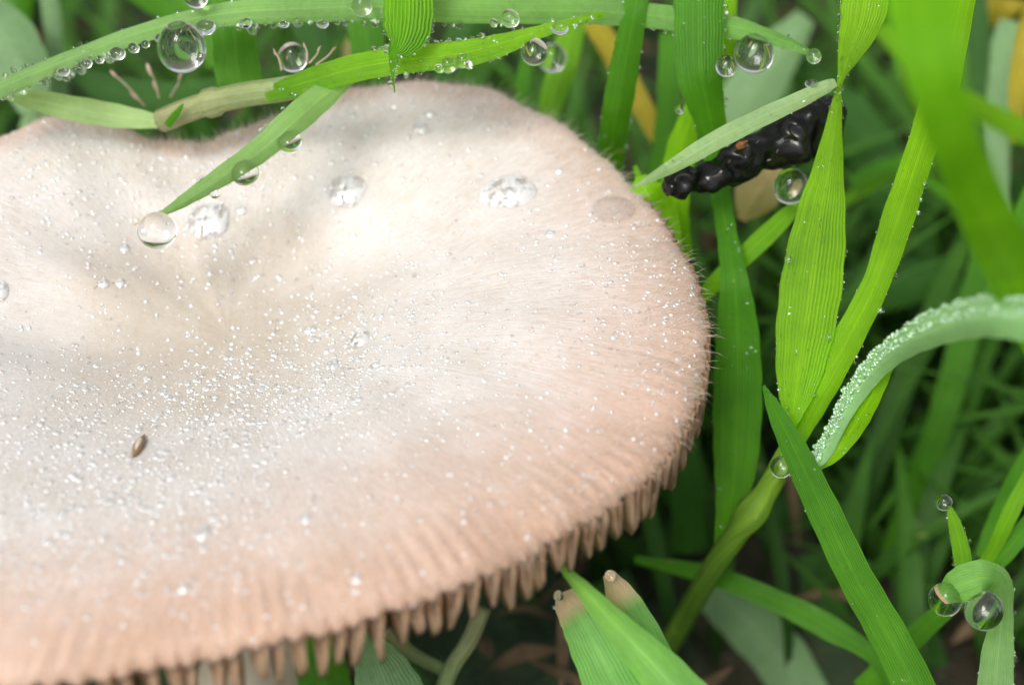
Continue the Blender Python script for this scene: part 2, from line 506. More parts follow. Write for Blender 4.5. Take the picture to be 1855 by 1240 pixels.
NT, NR = 1440, 150
tht = np.linspace(0, 2 * math.pi, NT, endpoint=False)
tv = np.linspace(0.0, 1, NR) ** 0.9; tv[0] = 1e-5
TT, HH = np.meshgrid(tv, tht, indexing='ij')
top = top_point(HH, TT)
tb = np.array([1.0, .97, .93, .88, .8, .7, .6, .45, .3, .16])
TB, HB = np.meshgrid(tb, tht, indexing='ij')
und = top_point(HB, TB); und[..., 2] = under_z(HB, TB)
und[0] += (und[0] - und[1]) * 0.02
Vc = np.concatenate([top.reshape(-1, 3), und.reshape(-1, 3)])
rows = NR + len(tb)
ii, jj = np.meshgrid(np.arange(rows - 1), np.arange(NT), indexing='ij')
ii, jj = ii.ravel(), jj.ravel()
Qc = np.stack([ii * NT + jj, (ii + 1) * NT + jj, (ii + 1) * NT + (jj + 1) % NT, ii * NT + (jj + 1) % NT], 1)
uvu = np.tile(tht / (2 * math.pi), rows)
uvv = np.concatenate([np.repeat(tv, NT), np.repeat(tb, NT)])
wob = 0.002 * np.sin(uvv * 9 + uvu * 40)
# blush: where the skin itself is pinker (towards the margin, most on the near and right side)
ang = np.cos(uvu * 2 * math.pi - math.radians(-62))
blush = np.clip(uvv ** 1.5 * (0.74 + 0.26 * ang) + .42 * np.clip((uvv - .84) / .16, 0, 1) * np.clip(-ang, 0, 1), 0, 1)
mush = link('mushroom', None)
mush.location = Vector((CEN[0], CEN[1], GZ))
setp(mush, 'large pinkish white mushroom with a dewy dished cap and ragged gills along its near edge', 'mushroom')
OFF = np.array([CEN[0], CEN[1], GZ])
cap = link('cap', mesh('cap', Vc - OFF, Qc, M_cap, uv=np.stack([uvu + wob, uvv], 1), attrs={'radial': uvv, 'blush': blush}), mush)
BV = BVHTree.FromPolygons([Vector(v) for v in top[::3, ::6].reshape(-1, 3)],
     [(a * 240 + b, (a + 1) * 240 + b, (a + 1) * 240 + (b + 1) % 240, a * 240 + (b + 1) % 240) for a in range(49) for b in range(240)])

def cap_hit(px, py):
    v = F + (px - 927.5) / FPX * R + (620.0 - py) / FPX * U
    hit = BV.ray_cast(Vector(CAM), Vector(v / np.linalg.norm(v)))
    if hit[0] is None: return None, None
    n = np.array(hit[1]); n = n if n[2] > 0 else -n
    return np.array(hit[0]), n

# gills
for k, th in enumerate(GT):
    if math.sin(th + 0.25) > 0.55: continue                 # the far side shows none
    ts = np.array([.94, .98, 1.004, 1.007, 1.002, .975, .93, .86, .76, .64])
    dep = (0.25 + 0.075 * rng.random()) * (0.75 if k % 4 == 1 else 1.0)
    dd = np.array([.03 / dep, .05 / dep, .50, .86, .98, 1.0, 1.0, .9, .7, .3]) * dep
    lean = rng.normal(0, 0.012)
    r = rim_r(th) * ts
    wid = (0.029 + 0.012 * rng.random()) * np.array([.35, .8, 1, 1, .95, .85, .7, .6, .5, .4])
    ca, sa = math.cos(th), math.sin(th)
    tcl = np.minimum(ts, 1); ztop = top_point(np.full(10, th), tcl)[:, 2]
    z_t = under_z(np.full(10, th), tcl) + .02
    z_t[:4] = ztop[:4] + np.array([-.016, -.006, .002, -.004])
    c0 = np.stack([CEN[0] + r * ca, CEN[1] + r * sa, z_t], 1)
    side = np.array([-sa, ca, 0])
    wave = (0.012 * np.sin(np.arange(10) * 1.1 + k))[:, None] * side
    lo = c0 + wave + lean * side - np.array([0, 0, 1]) * dd[:, None]
    mdp = c0 + wave * 0.5 - np.array([0, 0, 1]) * dd[:, None] * 0.5
    ring = [c0 + side * wid[:, None], mdp + side * wid[:, None] * .75, lo + side * wid[:, None] * .42,
            lo - side * wid[:, None] * .42, mdp - side * wid[:, None] * .75, c0 - side * wid[:, None]]
    V = np.stack(ring, 1).reshape(-1, 3)
    Q = []
    for a in range(9):
        for b in range(5): Q.append((a * 6 + b, a * 6 + b + 1, (a + 1) * 6 + b + 1, (a + 1) * 6 + b))
    Q += [(0, 5, 4, 1), (1, 4, 3, 2)]
    link('gill', mesh('gill', V - OFF, np.array(Q), M_gill), mush)

def tube(name, pts, rad, mat, parent=None, ns=14, off=None, lump=0.0, uvs=True):
    """a tapered round stalk along points"""
    n = len(pts); pts = np.asarray(pts)
    T = norm(np.gradient(pts, axis=0))
    x = norm(np.cross(T, np.array([0.13, 0.2, 0.97]))); y = np.cross(T, x)
    a = np.linspace(0, 2 * math.pi, ns, endpoint=False)
    rad = np.asarray(rad)[:, None, None]
    if lump:
        rad = rad * (1 + lump * rng.normal(0, 1, (n, ns, 1)))
    V = pts[:, None] + rad * (np.cos(a)[None, :, None] * x[:, None] + np.sin(a)[None, :, None] * y[:, None])
    V = V.reshape(-1, 3)
    i, j = np.meshgrid(np.arange(n - 1), np.arange(ns), indexing='ij'); i, j = i.ravel(), j.ravel()
    Q = np.stack([i * ns + j, i * ns + (j + 1) % ns, (i + 1) * ns + (j + 1) % ns, (i + 1) * ns + j], 1)
    V = np.vstack([V, pts[0], pts[-1]]); e0, e1 = len(V) - 2, len(V) - 1
    h = ns // 2
    caps = [(e0, (2 * k + 2) % ns, 2 * k + 1, 2 * k) for k in range(h)] + [(e1, (n - 1) * ns + 2 * k, (n - 1) * ns + 2 * k + 1, (n - 1) * ns + (2 * k + 2) % ns) for k in range(h)]
    Q = np.vstack([Q, np.array(caps)])
    uv = np.zeros((len(V), 2)); uv[:n * ns, 0] = np.tile(np.arange(ns) / ns, n); uv[:n * ns, 1] = np.repeat(np.linspace(0, 1, n), ns)
    uv[-1, 1] = 1
    if off is not None: V = V - off
    return link(name, mesh(name, V, Q, mat, uv=uv), parent)

st = catmull([[CEN[0] - .1, CEN[1] + .3, GZ - .3], [CEN[0], CEN[1] + .1, -2.2], [CEN[0], CEN[1], -.5]], 24)
tube('stem', st, np.linspace(0.42, 0.34, 24) + 0.12 * np.exp(-np.linspace(0, 1, 24) * 6), M_stem, mush, 24, OFF)

# fuzz: fine hairs lying over the skin and standing off the margin
def hairs():
    V, T, n = [], [], 0
    def add(th, t, L, w, lift, out):
        nonlocal n
        p = top_point(np.array(th), np.array(t))
        e = 1e-3
        pu = top_point(np.array(th + e), np.array(t)) - p; pr = top_point(np.array(th), np.array(t - e))
        nr = norm(np.cross(p - pr, pu)); nr = nr if nr[2] > 0 or t > .99 else -nr
        rad = norm(p - pr); side = norm(pu)
        d = norm(rad * out + side * rng.normal(0, 0.35) + nr * lift)
        s = norm(np.cross(d, nr)) * w
        m1 = p + d * L * .5 + nr * L * 0.08; m2 = p + d * L + np.array([0, 0, -1]) * L * .1 * rng.random() + side * rng.normal(0, .12) * L
        u_ = norm(np.cross(s, d)) * w
        base = p - nr * 0.004
        V.extend([base + s, base - s * .5 + u_ * .8, base - s * .5 - u_ * .8, m1 + s * .8, m1 - s * .4 + u_ * .6, m1 - s * .4 - u_ * .6, m2])
        T.extend([(n + a, n + b, n + c) for a, b, c in ((0, 1, 4), (0, 4, 3), (1, 2, 5), (1, 5, 4), (2, 0, 3), (2, 3, 5), (3, 4, 6), (4, 5, 6), (5, 3, 6))])
        n += 7
    c = 0
    while c < 4200:
        th = rng.uniform(0, 2 * math.pi); t = math.sqrt(rng.uniform(0.05, 0.995))
        px, py, d = project(top_point(np.array(th), np.array(t)))
        if not (-60 < px < 1330 and 100 < py < 1280): continue
        add(th, t, rng.uniform(.03, .08), 0.0008, rng.uniform(.0, .18), 1); c += 1
    for _ in range(2300):
        th = rng.uniform(-1.3, 2.3); t = rng.uniform(.86, 1.0)
        add(th, t, rng.uniform(.03, .075) * (1 + (rng.random() < .15) * .8), 0.0010, rng.uniform(.1, 1.1), rng.uniform(.4, 1.0))
    for _ in range(300):
        th = rng.uniform(-1.0, 1.3); t = rng.uniform(.975, 1.0)
        add(th, t, rng.uniform(.07, .15), 0.0011, rng.uniform(-.2, .9), rng.uniform(.6, 1.0))
    o = link('fuzz', mesh('fuzz', np.array(V) - OFF, np.array(T), M_fuzz), mush)
    setp(o, kind='stuff')
hairs()

# ------------------------------------------------------------------ dew on the cap
def cap_density(px, py):
    d = 0.10
    d += 1.0 * math.exp(-((px - 420) / 300) ** 2 - ((py - 720 - (px - 420) * -0.03) / 85) ** 2)
    d += 0.9 * math.exp(-((px - 150) / 330) ** 2 - ((py - 900) / 170) ** 2)
    d += 0.45 * math.exp(-((px - 620) / 220) ** 2 - ((py - 600) / 110) ** 2)
    d += 0.25 * math.exp(-((px - 1150) / 130) ** 2 - ((py - 560) / 220) ** 2)
    d += 0.18 * math.exp(-((px - 120) / 160) ** 2 - ((py - 330) / 90) ** 2)
    d *= 1 - 0.85 * math.exp(-((px - 400) / 130) ** 2 - ((py - 570) / 60) ** 2)
    d *= 1 - 0.6 * math.exp(-((px - 300) / 220) ** 2 - ((py - 1180) / 60) ** 2)
    return d

fine_dew = Beads(7, 3, -0.2)
mid = []
c = 0
cand = 0
while c < 7400 and cand < 140000:
    cand += 1
    th = rng.uniform(0, 2 * math.pi); t = math.sqrt(rng.uniform(0.0, 0.985))
    p = top_point(np.array(th), np.array(t)); px, py, d = project(p)
    if not (-40 < px < 1300 and 120 < py < 1260): continue
    if rng.random() > cap_density(px, py): continue
    e = 1e-3
    nr = norm(np.cross(p - top_point(np.array(th), np.array(t - e)), top_point(np.array(th + e), np.array(t)) - p))
    if nr[2] < 0: nr = -nr
    rp = 1.25 + rng.exponential(1.55)
    dense = cap_density(px, py)
    rp = min(rp, 8.0 if dense > .5 else 5.0)
    if py > 850: rp *= 1.12
    r = rp * d / FPX
    mid.append((p, r, nr))
    c += 1
mid.sort(key=lambda q: -q[1])
for p, r, nr in mid[270:]: fine_dew.add(p - nr * r * .1, r, nr, 0.55, 1.0, rng.uniform(.8, 1.2))
mid = mid[:270]
o = fine_dew.build('dew', M_capdew)
setp(o, 'fine sparkling dew covering the mushroom cap', None, None, 'stuff')
sv, stt = sphere(12, 6, -0.35)
me_small = mesh('dew_droplet', sv, stt, M_dewdrop)
for p, r, nr in mid:
    o = link('dew_droplet', me_small)
    x, y, n = frame_from(nr)
    o.matrix_world = Matrix.Translation(Vector(p - n * r * .08)) @ Vector(n).to_track_quat('Z', 'Y').to_matrix().to_4x4() @ Matrix.Rotation(rng.uniform(0, 6.28), 4, 'Z') @ Matrix.Diagonal((r, r * rng.uniform(.85, 1.15), r * rng.uniform(.42, .62), 1))
    px, py, _ = project(p)
    zone = ('the near slope of the mushroom cap, below the seed husk' if py > 860 else 'the middle of the cap, between hollow and seed husk' if py > 560 and px < 800
            else 'the right third of the mushroom cap' if px >= 800 else 'the far half of the cap, behind the hollow')
    setp(o, 'tiny round dew droplet on ' + zone, 'dew droplet', 'small dew droplets on ' + zone.split(',')[0])

bv_, bt_ = sphere(40, 20, -0.3)
def cap_drop(px, py, rx, ry, flat, label, mat=M_capdew, wob=0.0, name='water_drop'):
    p, n = cap_hit(px, py)
    if p is None: p, n = PZ(px, py, 0), np.array([0, 0, 1.0])
    d = (p - CAM) @ F
    s = d / FPX
    V = bv_.copy()
    if wob:
        a = np.arctan2(V[:, 1], V[:, 0])
        f = 1 + wob * (np.sin(a * 3 + px) + 0.6 * np.sin(a * 5 + py)) * np.sqrt(np.clip(1 - V[:, 2] ** 2, 0, 1))
        V[:, :2] *= f[:, None]
    xx = norm(R - n * (R @ n)); yy = np.cross(n, xx)
    fore = max(0.45, abs(n @ F))
    A = p - n * rx * s * flat * .15
    W = V[:, :1] * xx * rx * s + V[:, 1:2] * yy * (ry * s / fore) + V[:, 2:3] * n * rx * s * flat
    o = link(name, mesh(name, W, bt_, mat), None, A)
    setp(o, label, 'water drop', 'larger drops lying on the mushroom cap')
    return o
cap_drop(376, 400, 41, 36, .42, 'big white glittering drop beside the hanging clear drop at the blade tip', M_crumple, .05)
cap_drop(437, 381, 11, 11, .8, 'small bright drop just right of the biggest glittering drop on the cap')
cap_drop(628, 346, 38, 32, .38, 'round silvery crinkled drop in the middle of the far half of the cap', M_crumple, .06)
cap_drop(921, 348, 53, 30, .36, 'long oval silvery drop lying near the right far side of the cap', M_crumple, .02)
cap_drop(762, 233, 14, 13, .7, 'small white drop near the far rim of the cap, lower one of a pair')
cap_drop(779, 207, 10, 7, .7, 'tiny white drop near the far rim of the cap, upper one of a pair')
cap_drop(1112, 378, 40, 26, .28, 'wide clear drop at the right far rim of the cap', M_film)
cap_drop(1, 527, 15, 20, .7, 'clear drop cut by the left edge of the photo, lying on the cap', M_crumple)
cap_drop(996, 424, 10, 7, .6, 'small drop between the long oval drop and the right rim of the cap')
cap_drop(1012, 309, 8, 6, .6, 'small drop right and above of the long oval drop on the cap')
cap_drop(187, 514, 11, 9, .7, 'left one of two pale drops left of the beige hollow in the cap')
cap_drop(218, 512, 9, 9, .7, 'right one of two pale drops left of the beige hollow in the cap')
cap_drop(226, 450, 9, 9, .7, 'small drop on the cap left below the hanging clear drop')
cap_drop(652, 612, 19, 16, .5, 'flat clear ring-like drop right of the droplet field on the cap', M_crumple)
cap_drop(602, 661, 13, 11, .7, 'bright drop at the right end of the dense droplet field')
cap_drop(558, 598, 9, 8, .7, 'bright droplet above the right end of the dense droplet field')
cap_drop(366, 965, 17, 12, .6, 'large pale drop beside ochre stains on the near side of the cap')
cap_drop(553, 938, 11, 9, .6, 'pale drop right of the ochre stains on the near side of the cap')
cap_drop(333, 1065, 11, 9, .7, 'round drop on the near slope of the cap above the gills, left one')
cap_drop(647, 1048, 9, 9, .7, 'round drop on the near slope of the cap above the gills, right one')
cap_drop(745, 1090, 9, 9, .7, 'round drop right at the near margin of the cap')

# seed husk on the cap
def seed():
    p, n = cap_hit(252, 812); s = ((p - CAM) @ F) / FPX
    root = link('seed_husk', None, None, p)
    setp(root, 'small brown spindle shaped seed husk lying on the near half of the cap', 'seed')
    e0, e1 = cap_hit(264, 790)[0], cap_hit(241, 834)[0]; half = np.linalg.norm(e0 - e1) / 2 / s
    ax = norm(e0 - e1); sd = norm(np.cross(n, ax))
    k = 18
    tt = np.linspace(-1, 1, k); pts = tt[:, None] * ax * half * s + n * (0.015 - 0.0 * tt[:, None]) 
    rad = 9.5 * s * np.clip(1 - np.abs(tt) ** 1.8, 0.03, 1)
    tube('husk', pts, rad, plain_mat('husk_brown', (.13, .075, .035), (.32, .21, .11), 30, .5, .5, .01), root, 14)
    k2 = np.linspace(-.55, .45, 10)
    pts = k2[:, None] * ax * half * s + n * (0.015 + 7.2 * s) - sd * 1.5 * s
    tube('opening', pts, 4.6 * s * np.clip(1 - np.abs(np.linspace(-1, 1, 10)) ** 2, .05, 1), plain_mat('husk_pale', (.6, .5, .38), (.75, .66, .52), 30, .5, .2, .01), root, 8)
seed()

# ------------------------------------------------------------------ grass blades
MATS = {}
def bm(key):
    if key in MATS: return MATS[key]
    spec = {
        'bright':  dict(c_root=(.17, .42, .016), c_tip=(.20, .46, .02), trans=.5),
        'lime':    dict(c_root=(.25, .54, .010), c_tip=(.25, .56, .012), trans=.55),
        'mid':     dict(c_root=(.075, .26, .014), c_tip=(.095, .30, .018), trans=.45),
        'dark':    dict(c_root=(.035, .12, .018), c_tip=(.045, .15, .022), trans=.35),
        'pale':    dict(c_root=(.28, .48, .16), c_tip=(.36, .54, .24), trans=.4, frost=.45, rough=.5),
        'frosty':  dict(c_root=(.18, .45, .12), c_tip=(.25, .52, .18), trans=.2, frost=.4, rough=.4, vein=.5),
        'near':    dict(c_root=(.16, .46, .012), c_tip=(.17, .47, .014), trans=.45, vein=.4),
        'ribbed':  dict(c_root=(.18, .45, .014), c_tip=(.12, .36, .015), trans=.5, vein=2.4, vcount=13),
        'arch':    dict(c_root=(.22, .42, .15), c_tip=(.14, .42, .012), trans=.45, frost=.25, tipbrown=.02),
        'yellow':  dict(c_root=(.42, .36, .03), c_tip=(.52, .40, .06), trans=.45),
        'straw':   dict(c_root=(.40, .33, .14), c_tip=(.48, .36, .20), trans=.35),
        'burnt':   dict(c_root=(.14, .42, .07), c_tip=(.22, .48, .12), trans=.35, tipbrown=.46, frost=.12),
        'fold':    dict(c_root=(.18, .48, .08), c_tip=(.26, .56, .06), trans=.4, frost=.2),
        'tipbrown': dict(c_root=(.20, .42, .10), c_tip=(.17, .38, .10), trans=.35, tipbrown=.09, frost=.3, rough=.5),
        'greyish': dict(c_root=(.13, .27, .10), c_tip=(.17, .32, .13), trans=.3, frost=.3),
    }[key]
    MATS[key] = blade_mat('grass_' + key, **spec)
    return MATS[key]

edge_dew = Beads(8, 5, -1.0)
frost_dew = Beads(8, 5, -1.0)
def sheet(pts, wid, tw, cup, n, m):
    """centre line (n,3), widths, twist angles -> grid of a leaf"""
    T = norm(np.gradient(pts, axis=0))
    view = norm(pts - CAM)
    W = norm(np.cross(T, view)); N = np.cross(W, T)
    c, s = np.cos(tw)[:, None], np.sin(tw)[:, None]
    W2 = W * c + N * s; N2 = N * c - W * s
    u = np.linspace(-1, 1, m)
    G = pts[:, None] + (wid[:, None, None] * .5) * (u[None, :, None] * W2[:, None] + (cup * (.5 * u ** 2 + .6 * np.abs(u) ** 1.15 - .4))[None, :, None] * N2[:, None])
    return G, W2, N2

def blade(ctrl, key, label, cup=.28, n=64, m=11, fringe=None, dots=0, name='grass_leaf', cat='grass blade', group=None, round_end=True, wavy=0.0):
    """ctrl rows: px, py, depth, width in px, optional twist in degrees"""
    A = np.array([list(r) + [0] * (5 - len(r)) for r in ctrl], float)
    world = np.array([P(*r[:3]) for r in A])
    w = A[:, 3] * A[:, 2] / FPX
    S = catmull(np.column_stack([world, w, np.radians(A[:, 4])]), n)
    pts, wid, tw = S[:, :3], np.maximum(S[:, 3], 0.002), S[:, 4]
    wid = wid * (1 + 0.02 * np.sin(np.arange(n) * .8 + A[0, 0]))
    G, W2, N2 = sheet(pts, wid, tw, cup, n, m)
    if wavy: G = G + wavy * np.sin(np.linspace(0, 9, n) + A[0, 1])[:, None, None] * N2[:, None] * np.linspace(-1, 1, m)[None, :, None]
    o0 = pts[0].copy()
    i, j = np.meshgrid(np.arange(n - 1), np.arange(m - 1), indexing='ij'); a = (i * m + j).ravel()
    Q = np.stack([a, a + 1, a + m + 1, a + m], 1)
    uv = np.stack([np.tile(np.linspace(0, 1, m), n), np.repeat(np.linspace(0, 1, n), m)], 1)
    o = link(name, mesh(name, G.reshape(-1, 3) - o0, Q, bm(key), uv=uv), None, o0)
    setp(o, label, cat, group)
    if fringe:
        for (side, a0, a1, step, rlo, rhi) in fringe:   # side -1/1, stretch of the blade, spacing and radii in photo px
            e = G[:, 0] if side < 0 else G[:, -1]
            L = np.concatenate([[0], np.cumsum(np.linalg.norm(np.diff(e, axis=0), axis=1))])
            s = L[int(a0 * (n - 1))]; end = L[int(a1 * (n - 1))]
            while s < end:
                q = np.array([np.interp(s, L, e[:, k]) for k in range(3)]); d = (q - CAM) @ F
                wv = np.array([np.interp(s, L, W2[:, k]) for k in range(3)]) * side
                r = (rlo * .7 + min(rng.exponential((rhi - rlo) * .5), rhi)) * d / FPX
                edge_dew.add(q + wv * r * rng.uniform(-.2, .8), r, wv, 1.15 if rhi > 4 else 1.0)
                s += step * d / FPX * (.35 + rng.exponential(.8))
    for _ in range(int(dots * 1.1)):
        a = rng.uniform(.02, .98) * (n - 1); b = rng.uniform(.04, .96) * (m - 1)
        i0, j0 = int(a), int(b)
        q = G[i0, j0] * (1 - (a - i0)) + G[min(i0 + 1, n - 1), j0] * (a - i0)
        nn = N2[i0]; nn = nn if nn @ (CAM - q) > 0 else -nn
        r = (1.1 + rng.exponential(1.1)) * ((q - CAM) @ F) / FPX
        edge_dew.add(q, min(r, .009), nn, .45)
    return G, W2, N2

dv, dt = sphere(36, 24, -1.0)
ds, dts = sphere(16, 10, -1.0)
def drop(px, py, d, r, label, squash=(1, 1, 1), group='drops hanging on the grass blades', mat=None, tilt=0.0, small=False):
    """a hanging drop: a ball drawn out slightly towards where it hangs"""
    V = (ds if small else dv).copy(); T = dts if small else dt
    s = r * d / FPX
    V = V * np.array(squash)
    a_ = np.arctan2(V[:, 1], V[:, 0]); V = V * (1 + .025 * np.sin(2 * a_ + px)[:, None] * (1 - V[:, 2:3] ** 2) + .02 * np.sin(3 * V[:, 2:3] + py))
    V[:, 2] += 0.10 * np.clip(V[:, 2], 0, 1) ** 3
    V[:, :2] *= (1 - 0.06 * np.clip(V[:, 2:3], 0, 1) ** 2)
    o = link('water_drop', mesh('water_drop', V * s, T, mat or M_water), None, P(px, py, d))
    o.rotation_euler = (rng.uniform(-.1, .1), tilt, rng.uniform(0, 6))
    setp(o, label, 'water drop', group)
    return o

# --- top band
blade([(-60, 185, 10.5, 34), (0, 160, 10.5, 34, 10), (130, 106, 10.5, 33, 15), (260, 58, 10.5, 36, 20), (400, 26, 10.5, 44, 15), (540, 16, 10.5, 50), (700, 12, 10.5, 52),
       (900, 18, 10.6, 50), (1100, 22, 10.7, 46), (1290, 42, 10.7, 44, 10), (1380, 62, 10.6, 34, 25), (1440, 82, 10.5, 24, 40), (1472, 98, 10.5, 13, 40), (1480, 108, 10.5, 6)],
      'arch', 'long arching green blade crossing the whole top, its curled tip holding a drop', cup=.35, n=150,
      fringe=[(-1, .08, .52, 9, 4, 9), (1, .06, .4, 26, 3, 6), (1, .5, .95, 22, 1.5, 4), (-1, .52, .9, 16, 1.5, 3.5)], dots=130)
blade([(480, 172, 10.55, 26), (560, 148, 10.5, 46), (650, 122, 10.45, 50), (740, 108, 10.4, 48), (830, 98, 10.4, 50, 10), (900, 82, 10.4, 44, 20), (980, 56, 10.4, 26, 25), (1050, 36, 10.4, 16, 20), (1096, 26, 10.4, 10)],
      'bright', 'bright green blade pointing right with clustered drops, behind the far rim of the cap', cup=.3, n=100,
      fringe=[(-1, .3, .98, 11, 2, 4.5), (1, .35, .9, 13, 2, 5), (1, .3, .6, 10, 3, 7)], dots=150)
blade([(-30, 150, 10.7, 12), (30, 172, 10.7, 30), (110, 192, 10.8, 44), (200, 208, 10.9, 44), (270, 218, 10.9, 30), (318, 224, 10.9, 10)], 'pale',
      'pale flat sheath lying against the far left rim of the cap', cup=.2)
tube_mat = blade_mat('culm_pale', (.30, .26, .12), (.20, .30, .07), trans=.2, vcount=9, frost=.3)
cl = tube('grass_stalk', catmull([P(285, 222, 10.85), P(350, 196, 10.75), P(430, 174, 10.65), (P(510, 162, 10.6)), P(592, 146, 10.6)], 40),
          np.array([.03] + [0.068] * 12 + [.085] * 3 + [.07] * 20 + [.06] * 4), tube_mat)
setp(cl, 'pale brownish jointed grass stalk resting on the dip in the far rim of the cap', 'grass stalk')
blade([(302, 228, 10.7, 14), (318, 208, 10.65, 13), (332, 188, 10.6, 3)], 'mid', 'tiny pointed green shoot at the left end of the pale jointed stalk', n=20)
blade([(640, 138, 10.62, 20), (590, 170, 10.5, 48), (530, 222, 10.35, 54, 15), (470, 274, 10.3, 46, 15), (400, 322, 10.2, 38, 20), (340, 360, 10.15, 26, 20), (300, 383, 10.1, 12), (270, 395, 10.1, 6), (243, 407, 10.1, 2)],
      'tipbrown', 'pale green blade slanting down over the cap to a thin brown tip', cup=.3, n=90,
      fringe=[(-1, .25, .8, 14, 1.5, 3.5), (1, .25, .8, 14, 1.5, 3.5)])
blade([(738, -60, 10.25, 92), (740, 10, 10.25, 92), (737, 55, 10.25, 86), (728, 82, 10.25, 58), (716, 98, 10.25, 26), (711, 128, 10.25, 9), (715, 168, 10.25, 2)], 'ribbed',
      'broad ribbed leaf hanging from the top with a shrivelled beaded point above the cap', cup=.22, n=70, fringe=[(-1, .2, .95, 9, 2.5, 5.5), (1, .2, .95, 9, 2.5, 5.5)], dots=10)
blade([(418, -40, 10.9, 76), (424, 60, 10.9, 78), (432, 140, 10.9, 82), (440, 175, 10.9, 60)], 'mid', 'wide upright blade standing right of the biggest hanging drop', cup=.25)
blade([(650, -40, 11.6, 66), (662, 50, 11.6, 66), (672, 140, 11.6, 60)], 'mid', 'dark upright blade behind the ribbed leaf at the top', cup=.25)
blade([(1160, -40, 10.7, 42), (1146, 40, 10.7, 46), (1126, 150, 10.9, 54), (1112, 240, 11.3, 52), (1102, 330, 11.8, 46)], 'mid', 'upright ribbed blade left of the broad leaf, ending behind the cap rim',
      fringe=[(1, .1, .95, 15, 1.5, 3.5), (-1, .1, .9, 18, 1.2, 3)], dots=30)
blade([(1240, 470, 11.4, 30), (1225, 380, 11.3, 46), (1232, 280, 11.2, 54), (1262, 180, 11.1, 30)], 'lime', 'bright translucent blade behind the black lumpy twig')
blade([(1267, -50, 10.6, 92), (1267, 60, 10.6, 92), (1270, 140, 10.6, 84, 8), (1286, 210, 10.75, 62, 10), (1297, 280, 10.95, 44, 5), (1305, 350, 11.0, 36), (1318, 430, 10.9, 38), (1330, 510, 10.8, 52), (1336, 600, 10.85, 76), (1336, 720, 10.9, 88), (1333, 830, 10.95, 80), (1324, 910, 11.0, 56), (1306, 985, 11.1, 26)],
      'mid', 'broad ribbed blade pinched where it passes the black twig, wide again beside the cap', cup=.26, n=160, fringe=[(1, .03, .45, 13, 1.8, 4), (-1, .03, .5, 17, 1.2, 3)], dots=130)
blade([(1050, 10, 12.4, 34), (1095, 70, 12.4, 42), (1145, 160, 12.4, 42), (1205, 270, 12.4, 30)], 'yellow', 'yellow withered blade behind the two upright blades at the top')
blade([(1325, -40, 11.2, 22), (1322, 80, 11.2, 20), (1318, 130, 11.2, 12)], 'lime', 'thin lit blade edging the right side of the broad ribbed blade')
# slanting pale blade and its sheath
blade([(1140, 345, 10.55, 4), (1180, 322, 10.5, 16), (1230, 294, 10.35, 28), (1300, 252, 10.28, 36, 10), (1380, 212, 10.25, 34, 10), (1450, 180, 10.25, 30), (1496, 157, 10.3, 24), (1514, 149, 10.3, 14)], 'pale',
      'pale blunt tipped blade slanting up right above the black twig', cup=.3, fringe=[(-1, .3, .95, 26, 1.5, 3)], dots=50)
blade([(1160, 318, 10.9, 20), (1172, 350, 10.9, 66), (1195, 390, 11.0, 66), (1220, 450, 11.0, 34)], 'lime', 'lit green sheath just behind the right far rim of the cap', cup=.4)
blade([(1150, 300, 11, 8), (1158, 330, 11, 14), (1150, 380, 11, 16)], 'bright', 'small pointed shoot at the right far rim of the cap', n=20)
# right side
blade([(1572, -50, 10.4, 92, 0), (1562, 30, 10.4, 80, 0), (1540, 95, 10.4, 46, 12), (1522, 148, 10.4, 13, 30), (1515, 200, 10.4, 26, 30), (1502, 300, 10.4, 56, 15), (1486, 400, 10.4, 92), (1472, 500, 10.4, 110),
       (1458, 600, 10.4, 104), (1445, 690, 10.4, 76), (1437, 745, 10.4, 40), (1434, 775, 10.4, 12)], 'lime', 'long twisted lime green blade, pinched beside the slanting blade tip', cup=.2, n=110,
      fringe=[(-1, 0, .2, 10, 2, 5), (1, 0.2, .9, 18, 1.2, 3), (-1, .3, .9, 22, 1.2, 3)], dots=170)
blade([(1752, -60, 10.0, 50), (1728, 60, 10.1, 56), (1702, 170, 10.1, 62), (1665, 280, 10.2, 54), (1625, 400, 10.3, 58), (1588, 510, 10.35, 50), (1532, 620, 10.4, 56), (1480, 710, 10.45, 60), (1445, 780, 10.5, 46), (1425, 830, 10.5, 24)],
      'lime', 'narrow lime blade running down left beside the twisted blade', cup=.35, n=100, fringe=[(1, .35, .75, 15, 2, 4.5), (-1, .3, .7, 26, 1.5, 3)], dots=20)
blade([(1660, -80, 6.8, 136), (1674, 40, 6.9, 124), (1700, 170, 7.0, 98), (1742, 290, 7.3, 92), (1800, 420, 7.9, 96), (1875, 570, 8.9, 100), (1960, 740, 9.5, 90)], 'near',
      'wide out of focus lime blade close to the camera at the right', cup=.15, n=60)
blade([(1590, 50, 8.0, 24), (1680, 140, 8.0, 32), (1770, 195, 8.0, 40), (1890, 255, 8.1, 46)], 'bright', 'blurred narrow blade crossing behind the wide near blade', cup=.2)
G, W2, N2 = blade([(1930, 585, 8.3, 84, 0), (1855, 578, 8.5, 80), (1780, 574, 8.8, 76), (1705, 592, 9.2, 66), (1640, 622, 9.6, 54), (1590, 662, 9.9, 44), (1548, 715, 10.1, 38), (1520, 765, 10.2, 30), (1490, 822, 10.3, 30), (1474, 845, 10.3, 10)],
      'frosty', 'frosted arching blade thick with dew beads, drooping from the right edge', cup=.4, n=120)
blade([(1622, 640, 9.95, 6), (1600, 672, 10.05, 30), (1572, 730, 10.15, 36), (1545, 775, 10.25, 38), (1512, 822, 10.3, 26), (1486, 848, 10.35, 6)], 'lime',
      'bright inner face of the frosted arching blade', cup=.25, dots=60, fringe=[(-1, .1, .95, 12, 2, 4)], name='grass_leaf')
